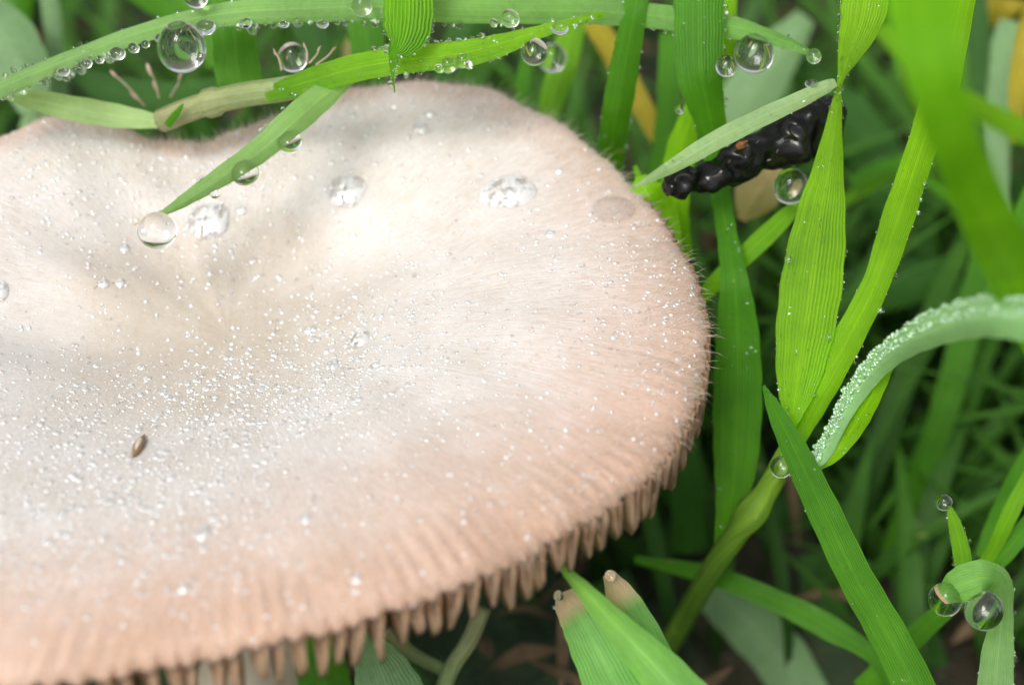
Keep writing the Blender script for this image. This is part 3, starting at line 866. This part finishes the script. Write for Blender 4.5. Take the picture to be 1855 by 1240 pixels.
for k in range(4, 118):     # ridges of dew beads along the arch
    d = (G[k, 5] - CAM) @ F
    for off in (0.02, .16, .34, .55):
        jj_ = int((off) * 9)
        for idx in (jj_,):
            b = G[k, idx]
            nn = N2[k] if N2[k] @ (CAM - b) > 0 else -N2[k]
            frost_dew.add(b + W2[k] * rng.normal(0, .006), rng.uniform(2.0, 4.8) * d / FPX, norm(nn - W2[k] * (0.8 if off < .1 else 0)), 1.1, .8, 1.3)
# culm and shaded blade lower right
cl = tube('grass_stalk', catmull([P(1452, 770, 10.6), P(1420, 830, 10.6), P(1392, 885, 10.7), P(1335, 965, 10.9), P(1285, 1040, 11.3), P(1200, 1190, 12.4), P(1120, 1330, 13.4)], 40),
          np.array([.05] * 3 + list(np.linspace(.055, .07, 12)) + [.085, .095, .095, .085] + list(np.linspace(.072, .062, 21))), blade_mat('culm_olive', (.17, .30, .03), (.11, .24, .03), trans=.2, vcount=7))
setp(cl, 'olive green jointed stalk from which the lime blades rise', 'grass stalk')
blade([(1383, 698, 10.2, 5), (1405, 745, 10.2, 30), (1440, 815, 10.2, 48), (1490, 920, 10.2, 60), (1550, 1045, 10.2, 64), (1615, 1160, 10.2, 70), (1680, 1290, 10.2, 76)], 'mid',
      'dark green blade rising left to a sharp point from the bottom right', cup=.3, n=80, dots=60, fringe=[(1, .0, .3, 22, 1.5, 3.5)])
blade([(1660, 1300, 11.3, 60), (1590, 1195, 11.3, 30), (1500, 1135, 11.4, 46), (1400, 1085, 11.5, 40), (1290, 1042, 11.6, 36), (1150, 1012, 11.8, 14)], 'mid', 'dark bent blade crossing low behind the pointed blade', cup=.3)
# small shoot, curled leaf with two drops
blade([(1750, 1060, 10.2, 30), (1742, 1000, 10.2, 32), (1730, 950, 10.2, 24), (1718, 914, 10.2, 8)], 'bright', 'short upright shoot with one drop on its tip at the lower right', fringe=[(1, .1, .95, 9, 2, 4), (-1, .1, .95, 9, 2, 4)])
blade([(1800, 1300, 10.4, 66), (1806, 1200, 10.35, 60), (1815, 1110, 10.25, 40), (1808, 1060, 10.1, 54), (1780, 1046, 9.98, 66), (1735, 1062, 10.0, 64), (1705, 1078, 10.1, 26)], 'arch', 'leaf curled over like a hook with two big drops under it', cup=.25, n=70,
      fringe=[(1, .1, .9, 10, 2, 4), (-1, .1, .6, 10, 2, 4)])
blade([(1870, 850, 10.8, 24), (1830, 930, 10.8, 30), (1796, 1000, 10.9, 24), (1750, 1060, 11, 16)], 'bright', 'bright blade leaning in from the right edge above the curled leaf')
blade([(1880, 930, 10.9, 34), (1820, 1000, 10.9, 36), (1760, 1060, 11, 30), (1660, 1150, 11.2, 40), (1560, 1250, 11.4, 40)], 'mid', 'bent green blade running behind the curled leaf to the bottom')
blade([(1920, 760, 11.2, 36), (1860, 840, 11.3, 40), (1800, 960, 11.4, 36), (1780, 1010, 11.4, 24)], 'mid', 'blade at the right edge beneath the wide near blade')
# bottom middle: torn blade with a brown end
blade([(1165, 1330, 9.6, 130), (1102, 1210, 9.65, 116, 10), (1060, 1130, 9.7, 92, 10), (1038, 1092, 9.75, 74, 10), (1028, 1068, 9.75, 36)], 'burnt', 'torn blade with brown stained blunt end below the cap', cup=.35, n=60,
      fringe=[(1, .8, 1, 9, 3, 6)])
blade([(1285, 1320, 9.4, 110), (1195, 1215, 9.45, 84), (1115, 1130, 9.5, 52), (1055, 1065, 9.5, 30), (1010, 1018, 9.5, 10)], 'fold', 'pointed folded blade in front of the torn brown blade', cup=.6, n=60)
blade([(1240, 1300, 9.9, 70), (1172, 1160, 9.9, 64), (1128, 1085, 9.9, 56), (1102, 1038, 9.9, 22)], 'burnt', 'brown tipped blade behind right of the pointed folded blade', cup=.3, n=40)
blade([(720, 1300, 10.6, 150), (690, 1215, 10.6, 100), (655, 1150, 10.5, 34), (640, 1128, 10.5, 8)], 'greyish', 'pale grey green leaf tip showing under the gills')
cl = tube('grass_stalk', catmull([P(875, 1100, 11), P(850, 1160, 11), P(815, 1215, 11), P(790, 1290, 11)], 20), np.full(20, .05), tube_mat)
setp(cl, 'thin yellow green stalk under the near edge of the cap, right arm of a fork', 'grass stalk')
cl = tube('grass_stalk', catmull([P(700, 1140, 11.1), P(750, 1185, 11.1), P(815, 1218, 11.05)], 20), np.full(20, .04), tube_mat)
setp(cl, 'thin yellow green stalk under the near edge of the cap, left arm of a fork', 'grass stalk')
blade([(600, 1290, 11.3, 90), (580, 1200, 11.3, 90), (560, 1120, 11.3, 40)], 'mid', 'blurred green leaf seen between the gills left of the grey leaf tip')
blade([(760, 1300, 11.6, 110), (715, 1230, 11.6, 90), (690, 1170, 11.6, 50)], 'dark', 'dark green leaf behind the grey leaf tip under the gills')

# --- farther blades, softly blurred
far = [
 ([(1800, 400, 13, 46), (1760, 560, 13, 52), (1705, 760, 13, 50), (1640, 930, 13.2, 46), (1600, 1080, 13.4, 44)], 'mid', 'blurred upright blade behind the frosted arch'),
 ([(1120, 1010, 13.6, 40), (1250, 965, 13.6, 70), (1430, 920, 13.6, 80), (1650, 890, 13.6, 84), (1900, 850, 13.6, 80)], 'dark', 'wide dim blade lying across behind the stalk joint'),
 ([(1290, 1060, 12.8, 90), (1350, 1120, 12.8, 100), (1420, 1200, 12.8, 100), (1470, 1300, 12.8, 100)], 'greyish', 'wide grey green blurred blade at the bottom centre right'),
 ([(1460, 30, 13.5, 40), (1400, 110, 13.5, 90), (1350, 190, 13.5, 100), (1310, 260, 13.5, 60)], 'greyish', 'pale blurred leaf behind the drops at the top right'),
 ([(1455, 360, 11.0, 16), (1410, 405, 11.0, 34), (1350, 462, 11.0, 36), (1290, 518, 11.1, 30), (1262, 560, 11.2, 10)], 'bright', 'short green blade slanting down left below the black twig'),
 ([(1040, 40, 12, 44), (1022, 110, 12, 52), (1000, 180, 12, 44), (990, 240, 12, 30)], 'bright', 'short bright blade above the far rim of the cap'),
 ([(960, 80, 12.3, 22), (948, 150, 12.3, 26), (940, 220, 12.3, 24)], 'mid', 'thin dim blade above the far rim of the cap'),
 ([(1215, 60, 12.2, 40), (1210, 200, 12.2, 44), (1195, 330, 12.2, 40), (1180, 420, 12.2, 30)], 'mid', 'dim blade between the upright blade and the broad ribbed blade'),
 ([(1840, 40, 13, 60), (1810, 140, 13, 60), (1800, 280, 13, 56), (1800, 420, 13, 50)], 'greyish', 'pale blurred blade near the right edge at the top'),
 ([(1760, -30, 13, 50), (1765, 90, 13, 56), (1760, 220, 13, 40), (1770, 320, 13, 20)], 'dark', 'dark blurred blade right of the wide near blade at the top'),
 ([(1900, 290, 11.6, 36), (1860, 380, 11.6, 40), (1820, 480, 11.6, 36), (1780, 590, 11.6, 30)], 'mid', 'green blade coming down from the right edge above the frosted arch'),
 ([(1540, 330, 13, 20), (1620, 300, 13, 26), (1700, 340, 13, 24), (1800, 400, 13, 24)], 'mid', 'thin blurred blade lying across right of the twisted blade, upper one'),
 ([(1520, 370, 13.2, 20), (1600, 320, 13.2, 26), (1640, 290, 13.2, 20)], 'bright', 'thin blurred blade lying across right of the twisted blade, lower one'),
 ([(1400, 640, 13.5, 60), (1480, 560, 13.5, 80), (1600, 520, 13.5, 90), (1740, 500, 13.5, 60)], 'dark', 'dark wide blade deep behind the twisted blade'),
 ([(1480, 1000, 13, 70), (1500, 1120, 13, 80), (1500, 1260, 13, 80)], 'dark', 'dark blurred blade left behind the pointed blade at the bottom'),
 ([(1640, 1020, 13, 60), (1660, 1120, 13, 60), (1700, 1240, 13, 60)], 'dark', 'dark blurred blade right behind the pointed blade at the bottom'),
 ([(1150, 1060, 13, 60), (1060, 1100, 13, 70), (960, 1120, 13, 60), (900, 1200, 13, 70)], 'dark', 'dim curved blade under the near right edge of the cap'),
 ([(940, 1080, 12.8, 50), (960, 1160, 12.8, 60), (970, 1260, 12.8, 50)], 'mid', 'short dim upright blade left of the torn brown blade'),
 ([(1240, 560, 12.4, 50), (1230, 700, 12.4, 60), (1245, 900, 12.6, 60), (1250, 1000, 12.8, 60)], 'dark', 'dim blade hidden close behind the right rim of the cap'),
 ([(80, -60, 12.6, 30), (92, 20, 12.6, 34), (98, 90, 12.6, 34), (90, 170, 12.6, 70), (80, 240, 12.6, 90)], 'greyish', 'pale blurred stalk at the top left'),
 ([(-60, 0, 12.2, 60), (0, 60, 12.2, 110), (40, 130, 12.2, 100), (60, 200, 12.2, 50)], 'greyish', 'pale broad blurred leaf at the left edge of the top'),
 ([(210, -60, 13, 80), (320, -10, 13, 110), (380, 40, 13, 90), (400, 120, 13, 50)], 'mid', 'dark green blurred blade behind the biggest hanging drop'),
 ([(40, -50, 13.2, 60), (20, 30, 13.2, 70), (30, 120, 13.2, 60)], 'mid', 'blurred green blade between the pale stalk and the left edge'),
 ([(130, 130, 12.6, 30), (220, 170, 12.6, 60), (330, 180, 12.6, 60), (420, 150, 12.6, 40)], 'dark', 'dark leaf behind the floret hairs at the top left'),
 ([(1440, 120, 14, 40), (1560, 240, 14, 90), (1640, 400, 14, 100), (1660, 520, 14, 60)], 'dark', 'deep green out of focus blade in the gap right of the twisted blade'),
 ([(900, -50, 12.4, 60), (840, 60, 12.4, 60), (800, 160, 12.4, 40)], 'dark', 'dark blade behind the bright pointing blade at the top'),
 ([(530, -50, 12.8, 50), (560, 50, 12.8, 60), (600, 150, 12.8, 40)], 'dark', 'dark blade between the two upright blades at the top left'),
]
for ctrl, key, lab in far: blade(ctrl, key, lab, n=36, m=9)

# tan dead leaves
def leaf(px, py, d, L, W, ang, key, lab):
    a = math.radians(ang); dx, dy = math.cos(a) * L / 2, -math.sin(a) * L / 2
    blade([(px - dx, py - dy, d, W * .2), (px - dx * .4, py - dy * .4, d, W), (px + dx * .3, py + dy * .3, d + .1, W * .9), (px + dx, py + dy, d, W * .15)], key, lab, n=30, wavy=.03, name='dead_leaf', cat='dead leaf')
leaf(1385, 325, 11.8, 170, 80, 60, 'straw', 'tan withered leaf scrap under the black twig')
leaf(1760, 760, 14.2, 170, 46, -25, 'straw', 'tan dead leaf on the ground below the frosted arch')
leaf(1250, 1180, 13.8, 220, 70, -50, 'straw', 'tan dead leaf on the ground right of the torn blade')
leaf(1848, 130, 12.5, 260, 34, 85, 'yellow', 'orange tan withered leaf at the top right edge')
leaf(1800, 20, 13.5, 120, 50, 10, 'yellow', 'yellowish withered leaf in the top right corner')
leaf(1560, 970, 14, 140, 40, 20, 'straw', 'small tan leaf scrap behind the pointed blade')
leaf(900, 1180, 13.8, 160, 60, 30, 'straw', 'tan leaf scrap on the ground below the cap')
leaf(640, 95, 13, 120, 36, 80, 'straw', 'brown withered scrap behind the far rim at the top')
leaf(1440, 250, 13.2, 160, 50, 60, 'straw', 'brown withered scrap above the black twig')

# --- low grass filling the ground behind: one mass
def undergrowth():
    V, Q, UV, n = [], [], [], 0
    cnt = 0
    tries = 0
    while cnt < 4200 and tries < 34000:
        tries += 1
        x = rng.uniform(-9, 10); y = rng.uniform(-5, 15)
        if rng.random() < .25: x = rng.uniform(-30, 30); y = rng.uniform(-22, 34)
        if y > 4.5 and abs(x) < 10 and rng.random() < .66: continue
        if rng.random() < .10: x = rng.uniform(1, 7); y = rng.uniform(-4, 3.5)
        z = GZ + gh(x, y)
        h = rng.uniform(.8, 3.2); w = rng.uniform(.06, .22)
        a = rng.uniform(0, 6.283); lean = rng.uniform(.2, 1.6)
        k = 9
        s = np.linspace(0, 1, k)
        pts = np.stack([x + math.cos(a) * lean * h * s ** 1.8, y + math.sin(a) * lean * h * s ** 1.8, z - .05 + h * (s - .25 * lean * s ** 2.5)], 1)
        pr = [project(p) for p in pts]
        if any((dd < 12.6 and -150 < px < 2000 and -150 < py < 1400) for px, py, dd in pr): continue
        if any(dd < 3 for _, _, dd in pr): continue
        if pts[:, 2].max() > -0.9 and math.hypot(x - CEN[0], y - CEN[1]) < 5: continue
        T = norm(np.gradient(pts, axis=0)); sd = norm(np.cross(T, [0.1, 0.2, 1.0]) + 1e-5)
        b = rng.uniform(0, .6); sd = norm(sd + np.array([math.cos(b), math.sin(b), 0]) * .3)
        ww = (w / 2 * np.clip(1 - s ** 2.5, .03, 1) * (0.6 + .4 * np.minimum(1, s * 4)))[:, None]
        up = norm(np.cross(sd, T))
        G = np.stack([pts - sd * ww + up * ww * .3, pts, pts + sd * ww + up * ww * .3], 1).reshape(-1, 3)
        V.append(G)
        i, j = np.meshgrid(np.arange(k - 1), np.arange(2), indexing='ij'); q = (i * 3 + j).ravel() + n
        Q.append(np.stack([q, q + 1, q + 4, q + 3], 1)); n += 3 * k
        UV.append(np.stack([np.tile([0, .5, 1], k), np.repeat(s, 3)], 1)); cnt += 1
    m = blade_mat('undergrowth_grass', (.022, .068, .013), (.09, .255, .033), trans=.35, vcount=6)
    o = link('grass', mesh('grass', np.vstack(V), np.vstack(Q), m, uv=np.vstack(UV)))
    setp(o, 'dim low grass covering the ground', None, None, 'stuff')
undergrowth()

def litter():
    V, Q, n = [], [], 0
    for _ in range(650):
        x, y = rng.uniform(-7, 9), rng.uniform(-3, 13)
        z = GZ + gh(x, y) + rng.uniform(0.02, .25)
        L, W = rng.uniform(.2, 1.0), rng.uniform(.04, .16); a = rng.uniform(0, 6.28)
        ax = norm(np.array([math.cos(a), math.sin(a), rng.normal(0, .25)])); sd = norm(np.cross(ax, [rng.normal(0, .3), rng.normal(0, .3), 1]))
        for s in np.linspace(-1, 1, 5):
            c_ = np.array([x, y, z]) + ax * L / 2 * s + np.array([0, 0, .04 * math.cos(s * 3)])
            ww = W / 2 * max(.1, 1 - s * s)
            V += [c_ - sd * ww, c_ + sd * ww]
        for i in range(4): Q.append((n + 2 * i, n + 2 * i + 1, n + 2 * i + 3, n + 2 * i + 2))
        n += 10
    o = link('leaf_litter', mesh('leaf_litter', np.array(V), np.array(Q), plain_mat('litter_tan', (.07, .045, .022), (.22, .14, .075), 3, .7, .3, .05, trans=.15)))
    setp(o, 'brown withered scraps scattered over the soil', None, None, 'stuff')
litter()

# ------------------------------------------------------------------ black twig
def twig():
    D = 10.55
    ctrl = [(1204, 346, 5), (1208, 344, 17), (1218, 338, 26), (1240, 328, 31), (1262, 326, 24), (1284, 322, 31), (1310, 312, 36), (1335, 298, 38), (1360, 282, 42), (1395, 268, 44), (1425, 256, 60), (1450, 240, 64), (1478, 222, 62), (1500, 205, 50), (1520, 190, 20)]
    A = np.array(ctrl, float)
    S = catmull(np.column_stack([[P(a[0], a[1], D + (a[0] - 1210) * .0011) for a in A], A[:, 2] * .88 * D / FPX]), 90)
    root = link('blackened_twig', None, None, S[0, :3])
    setp(root, 'glossy black lumpy wet twig poking out under the slanting pale blade', 'twig')
    mat = plain_mat('wet_black_bark', (.001, .001, .0015), (.004, .0035, .003), 22, .5, .9, .03, spec=.1, coat=.5)
    n, ns = 90, 40
    pts, rad = S[:, :3], np.maximum(S[:, 3], .01)
    T = norm(np.gradient(pts, axis=0)); x = norm(np.cross(T, [0.1, .2, .97])); y = np.cross(T, x)
    a = np.linspace(0, 2 * math.pi, ns, endpoint=False); s = np.linspace(0, 1, n)
    lump = 1 + .13 * np.sin(s[:, None] * 38 + 1.3 * np.sin(a[None] * 2)) + .10 * np.sin(a[None] * 2 + 2.2 * np.sin(s[:, None] * 21)) + .06 * np.sin(a[None] * 5 + 1.7 * np.sin(s[:, None] * 47)) + .05 * np.sin(s[:, None] * 71 + 2 * np.sin(a[None] * 3))
    rr = rad[:, None] * lump
    V = pts[:, None] + rr[..., None] * (np.cos(a)[None, :, None] * x[:, None] + np.sin(a)[None, :, None] * y[:, None])
    i, j = np.meshgrid(np.arange(n - 1), np.arange(ns), indexing='ij'); i, j = i.ravel(), j.ravel()
    Q = np.stack([i * ns + j, i * ns + (j + 1) % ns, (i + 1) * ns + (j + 1) % ns, (i + 1) * ns + j], 1)
    VV = np.vstack([V.reshape(-1, 3), pts[0] - T[0] * rad[0] * .8, pts[-1]])
    e0, e1 = len(VV) - 2, len(VV) - 1
    Q = np.vstack([Q, [(e0, (2 * k + 2) % ns, 2 * k + 1, 2 * k) for k in range(ns // 2)], [(e1, (n - 1) * ns + 2 * k, (n - 1) * ns + 2 * k + 1, (n - 1) * ns + (2 * k + 2) % ns) for k in range(ns // 2)]])
    link('bark', mesh('bark', VV - S[0, :3], Q, mat), root)
    sv_, st_ = sphere(14, 8)
    def speck(name, px, py, d, rx, ry, m_, ang=0):
        V = sv_ * (1 + rng.normal(0, .12, (len(sv_), 1)))
        c_, s_ = math.cos(ang), math.sin(ang)
        W = V[:, :1] * (R * c_ + U * s_) * rx * d / FPX + V[:, 1:2] * (U * c_ - R * s_) * ry * d / FPX + V[:, 2:] * F * min(rx, ry) * d / FPX
        o = link(name, mesh(name, W + P(px, py, d) - S[0, :3], st_, m_), root)
        return o
    o = speck('orange_speck', 1348, 264, D + .06, 17, 9, plain_mat('rust_orange', (.16, .05, .015), (.42, .16, .04), 50, .6, .6, .02))
    mp = plain_mat('pale_fibre', (.12, .11, .08), (.3, .27, .2), 20, .6, .3, .02)
    for px, py, a_ in ((1372, 257, .8), (1436, 258, -1.0), (1321, 292, .9), (1393, 290, .3), (1408, 274, 1.2)):
        speck('pale_fleck', px, py, D + .02, 4, 1.0, mp, a_)
twig()

# ------------------------------------------------------------------ drops on the grass
G1 = 'clear drops hanging on the grass'
drop(329, 86, 10.45, 46, 'biggest clear drop, hanging under the long arching blade at the top left', group=G1)
drop(285, 417, 10.08, 35, 'clear drop hanging at the brown tip of the slanting blade over the cap', squash=(1, 1, .95), group=G1)
drop(444, 314, 10.25, 24, 'clear drop under the middle of the slanting blade over the cap', squash=(1.05, 1.05, .9), group=G1)
drop(525, 256, 10.35, 20, 'clear drop under the upper part of the slanting blade over the cap', squash=(1.2, 1.2, .85), group=G1)
drop(389, 351, 10.2, 9, 'little drop on the lower edge of the slanting blade over the cap', group=G1)
drop(530, 104, 10.7, 27, 'whitish drop on top of the pale stalk behind the far rim of the cap', group=G1)
drop(924, 34, 10.5, 17, 'small drop between the long blade and the bright pointing blade', group=G1)
drop(968, 95, 10.4, 25, 'clear ball drop hanging under the bright pointing blade', group=G1)
drop(1000, 105, 11.6, 26, 'blurred drop right behind the ball drop under the pointing blade', group=G1)
drop(1366, 97, 10.6, 36, 'large clear drop hanging left of the curled tip at the top right', group=G1)
drop(1316, 120, 10.5, 20, 'clear drop on the right edge of the broad ribbed blade', group=G1)
drop(1474, 102, 10.45, 14, 'drop held by the curled tip of the long blade', group=G1)
drop(1432, 338, 10.8, 32, 'clear greenish drop behind the twisted blade, right of the tan scrap', group=G1)
drop(655, 10, 10.4, 20, 'drop with lime glow hanging on the long blade near the top edge', group=G1)
drop(355, -6, 10.4, 22, 'drop cut off by the top edge above the biggest drop', group=G1)
drop(812, 118, 10.35, 15, 'largest drop of the cluster under the pointing blade', group=G1)
drop(838, 110, 10.35, 14, 'middle drop of the cluster under the pointing blade', group=G1)
drop(850, 118, 10.3, 8, 'rightmost little drop of the cluster under the pointing blade', group=G1, small=True)
drop(796, 124, 10.35, 9, 'leftmost little drop of the cluster under the pointing blade', group=G1, small=True)
drop(1014, 52, 10.35, 12, 'drop on the edge of the pointing blade near its tip', squash=(1.3, 1.3, .8), group=G1)
drop(895, 42, 10.45, 8, 'tiny drop left of the small drop above the pointing blade', group=G1, small=True)
drop(1470, 152, 10.3, 10, 'small drop sitting on the slanting pale blade near its blunt tip', squash=(1.2, 1.2, .7), group=G1, small=True)
drop(1712, 1085, 10.05, 31, 'left one of the two big drops under the curled leaf', group=G1)
drop(1782, 1106, 10.0, 36, 'right one of the two big drops under the curled leaf', group=G1)
drop(1710, 910, 10.2, 15, 'clear drop on the tip of the short upright shoot', group=G1)
drop(1415, 845, 10.35, 20, 'clear drop beside the stalk joint, left of the pointed blade', group=G1)
drop(1428, 468, 10.35, 7, 'little drop on the left edge of the twisted blade', group=G1, small=True)
drop(1231, 198, 10.55, 9, 'little drop on the left edge of the broad ribbed blade', group=G1, small=True)
drop(1500, 608, 10.35, 6, 'little drop on the right edge of the twisted blade low down', group=G1, small=True)
drop(1106, 1042, 9.85, 11, 'small drop on the brown torn edge at the bottom centre, right one', group=G1, small=True)
drop(1012, 1078, 9.7, 10, 'small drop on the brown torn edge at the bottom centre, left one', group=G1, small=True)
for px, py, r, w in ((156, 115, 10, 'leftmost'), (180, 108, 8, 'second'), (213, 97, 13, 'third and roundest'), (242, 87, 10, 'fourth'), (264, 80, 8, 'fifth'), (290, 70, 9, 'sixth')):
    drop(px, py, 10.45, r, w + ' of the row of small drops left of the biggest drop', squash=(1.1, 1.1, .9), group='row of small drops under the long arching blade', small=True)
for px, py, r, w in ((115, 130, 9, 'flat'), (372, 50, 14, 'wide'), (445, 42, 9, 'left small'), (515, 44, 7, 'middle small'), (585, 44, 8, 'right small')):
    drop(px, py, 10.42, r, w + ' drop hanging from the lower edge of the long blade', squash=(1.4, 1.4, .8), group='flat drops under the long arching blade', small=True)

# ------------------------------------------------------------------ withered floret hairs at the far rim
M_chaff = plain_mat('chaff', (.42, .30, .22), (.66, .54, .44), 12, .5, .2, .01, trans=.35)
def floret(x0, y0, x1, y1, d, spk, lab, hairs_=3):
    a, b = P(x0, y0, d), P(x1, y1, d)
    root = link('floret', None, None, a)
    setp(root, lab, 'grass floret', 'withered florets by the far rim of the cap')
    pts = catmull([a, (a + b) / 2 + R * .01, b], 12) - a
    tube('stalk', pts, np.linspace(.007, .003, 12), M_chaff, root, 6)
    for t, r in spk:
        c_ = (b - a) * t; dr = norm(b - a)
        ss = np.linspace(-1, 1, 9)
        tube('spikelet', c_ + ss[:, None] * dr * r * 1.6, .5 * r * np.clip(1 - ss ** 2, .06, 1), M_chaff, root, 8)
floret(262, 192, 200, 128, 11.2, [(.28, .03), (.9, .022)], 'long withered floret leaning left above the far rim')
floret(288, 178, 268, 120, 11.2, [(.9, .028), (.4, .02)], 'upright withered floret below the biggest drop')
floret(308, 176, 330, 130, 11.2, [(.85, .018)], 'thin withered floret leaning right below the biggest drop')
floret(510, 128, 495, 88, 10.6, [(.8, .012)], 'thin floret left of the whitish drop')
floret(560, 115, 580, 85, 10.6, [(.9, .012)], 'thin floret right of the whitish drop, inner one')
floret(572, 118, 608, 86, 10.6, [(.9, .014)], 'thin floret right of the whitish drop, outer one')
floret(556, 112, 550, 78, 10.6, [(.9, .01)], 'thin upright floret touching the whitish drop')

o = edge_dew.build('dew_beads', M_dew)
setp(o, 'fine beads of dew fringing the edges of the grass blades', None, None, 'stuff')
o = frost_dew.build('dew_beads', M_frostdew)
setp(o, 'crowded frosty beads of dew along the drooping arched blade', None, None, 'stuff')
print('tris', sum(len(o.data.polygons) * 2 for o in bpy.data.objects if o.type == 'MESH'))
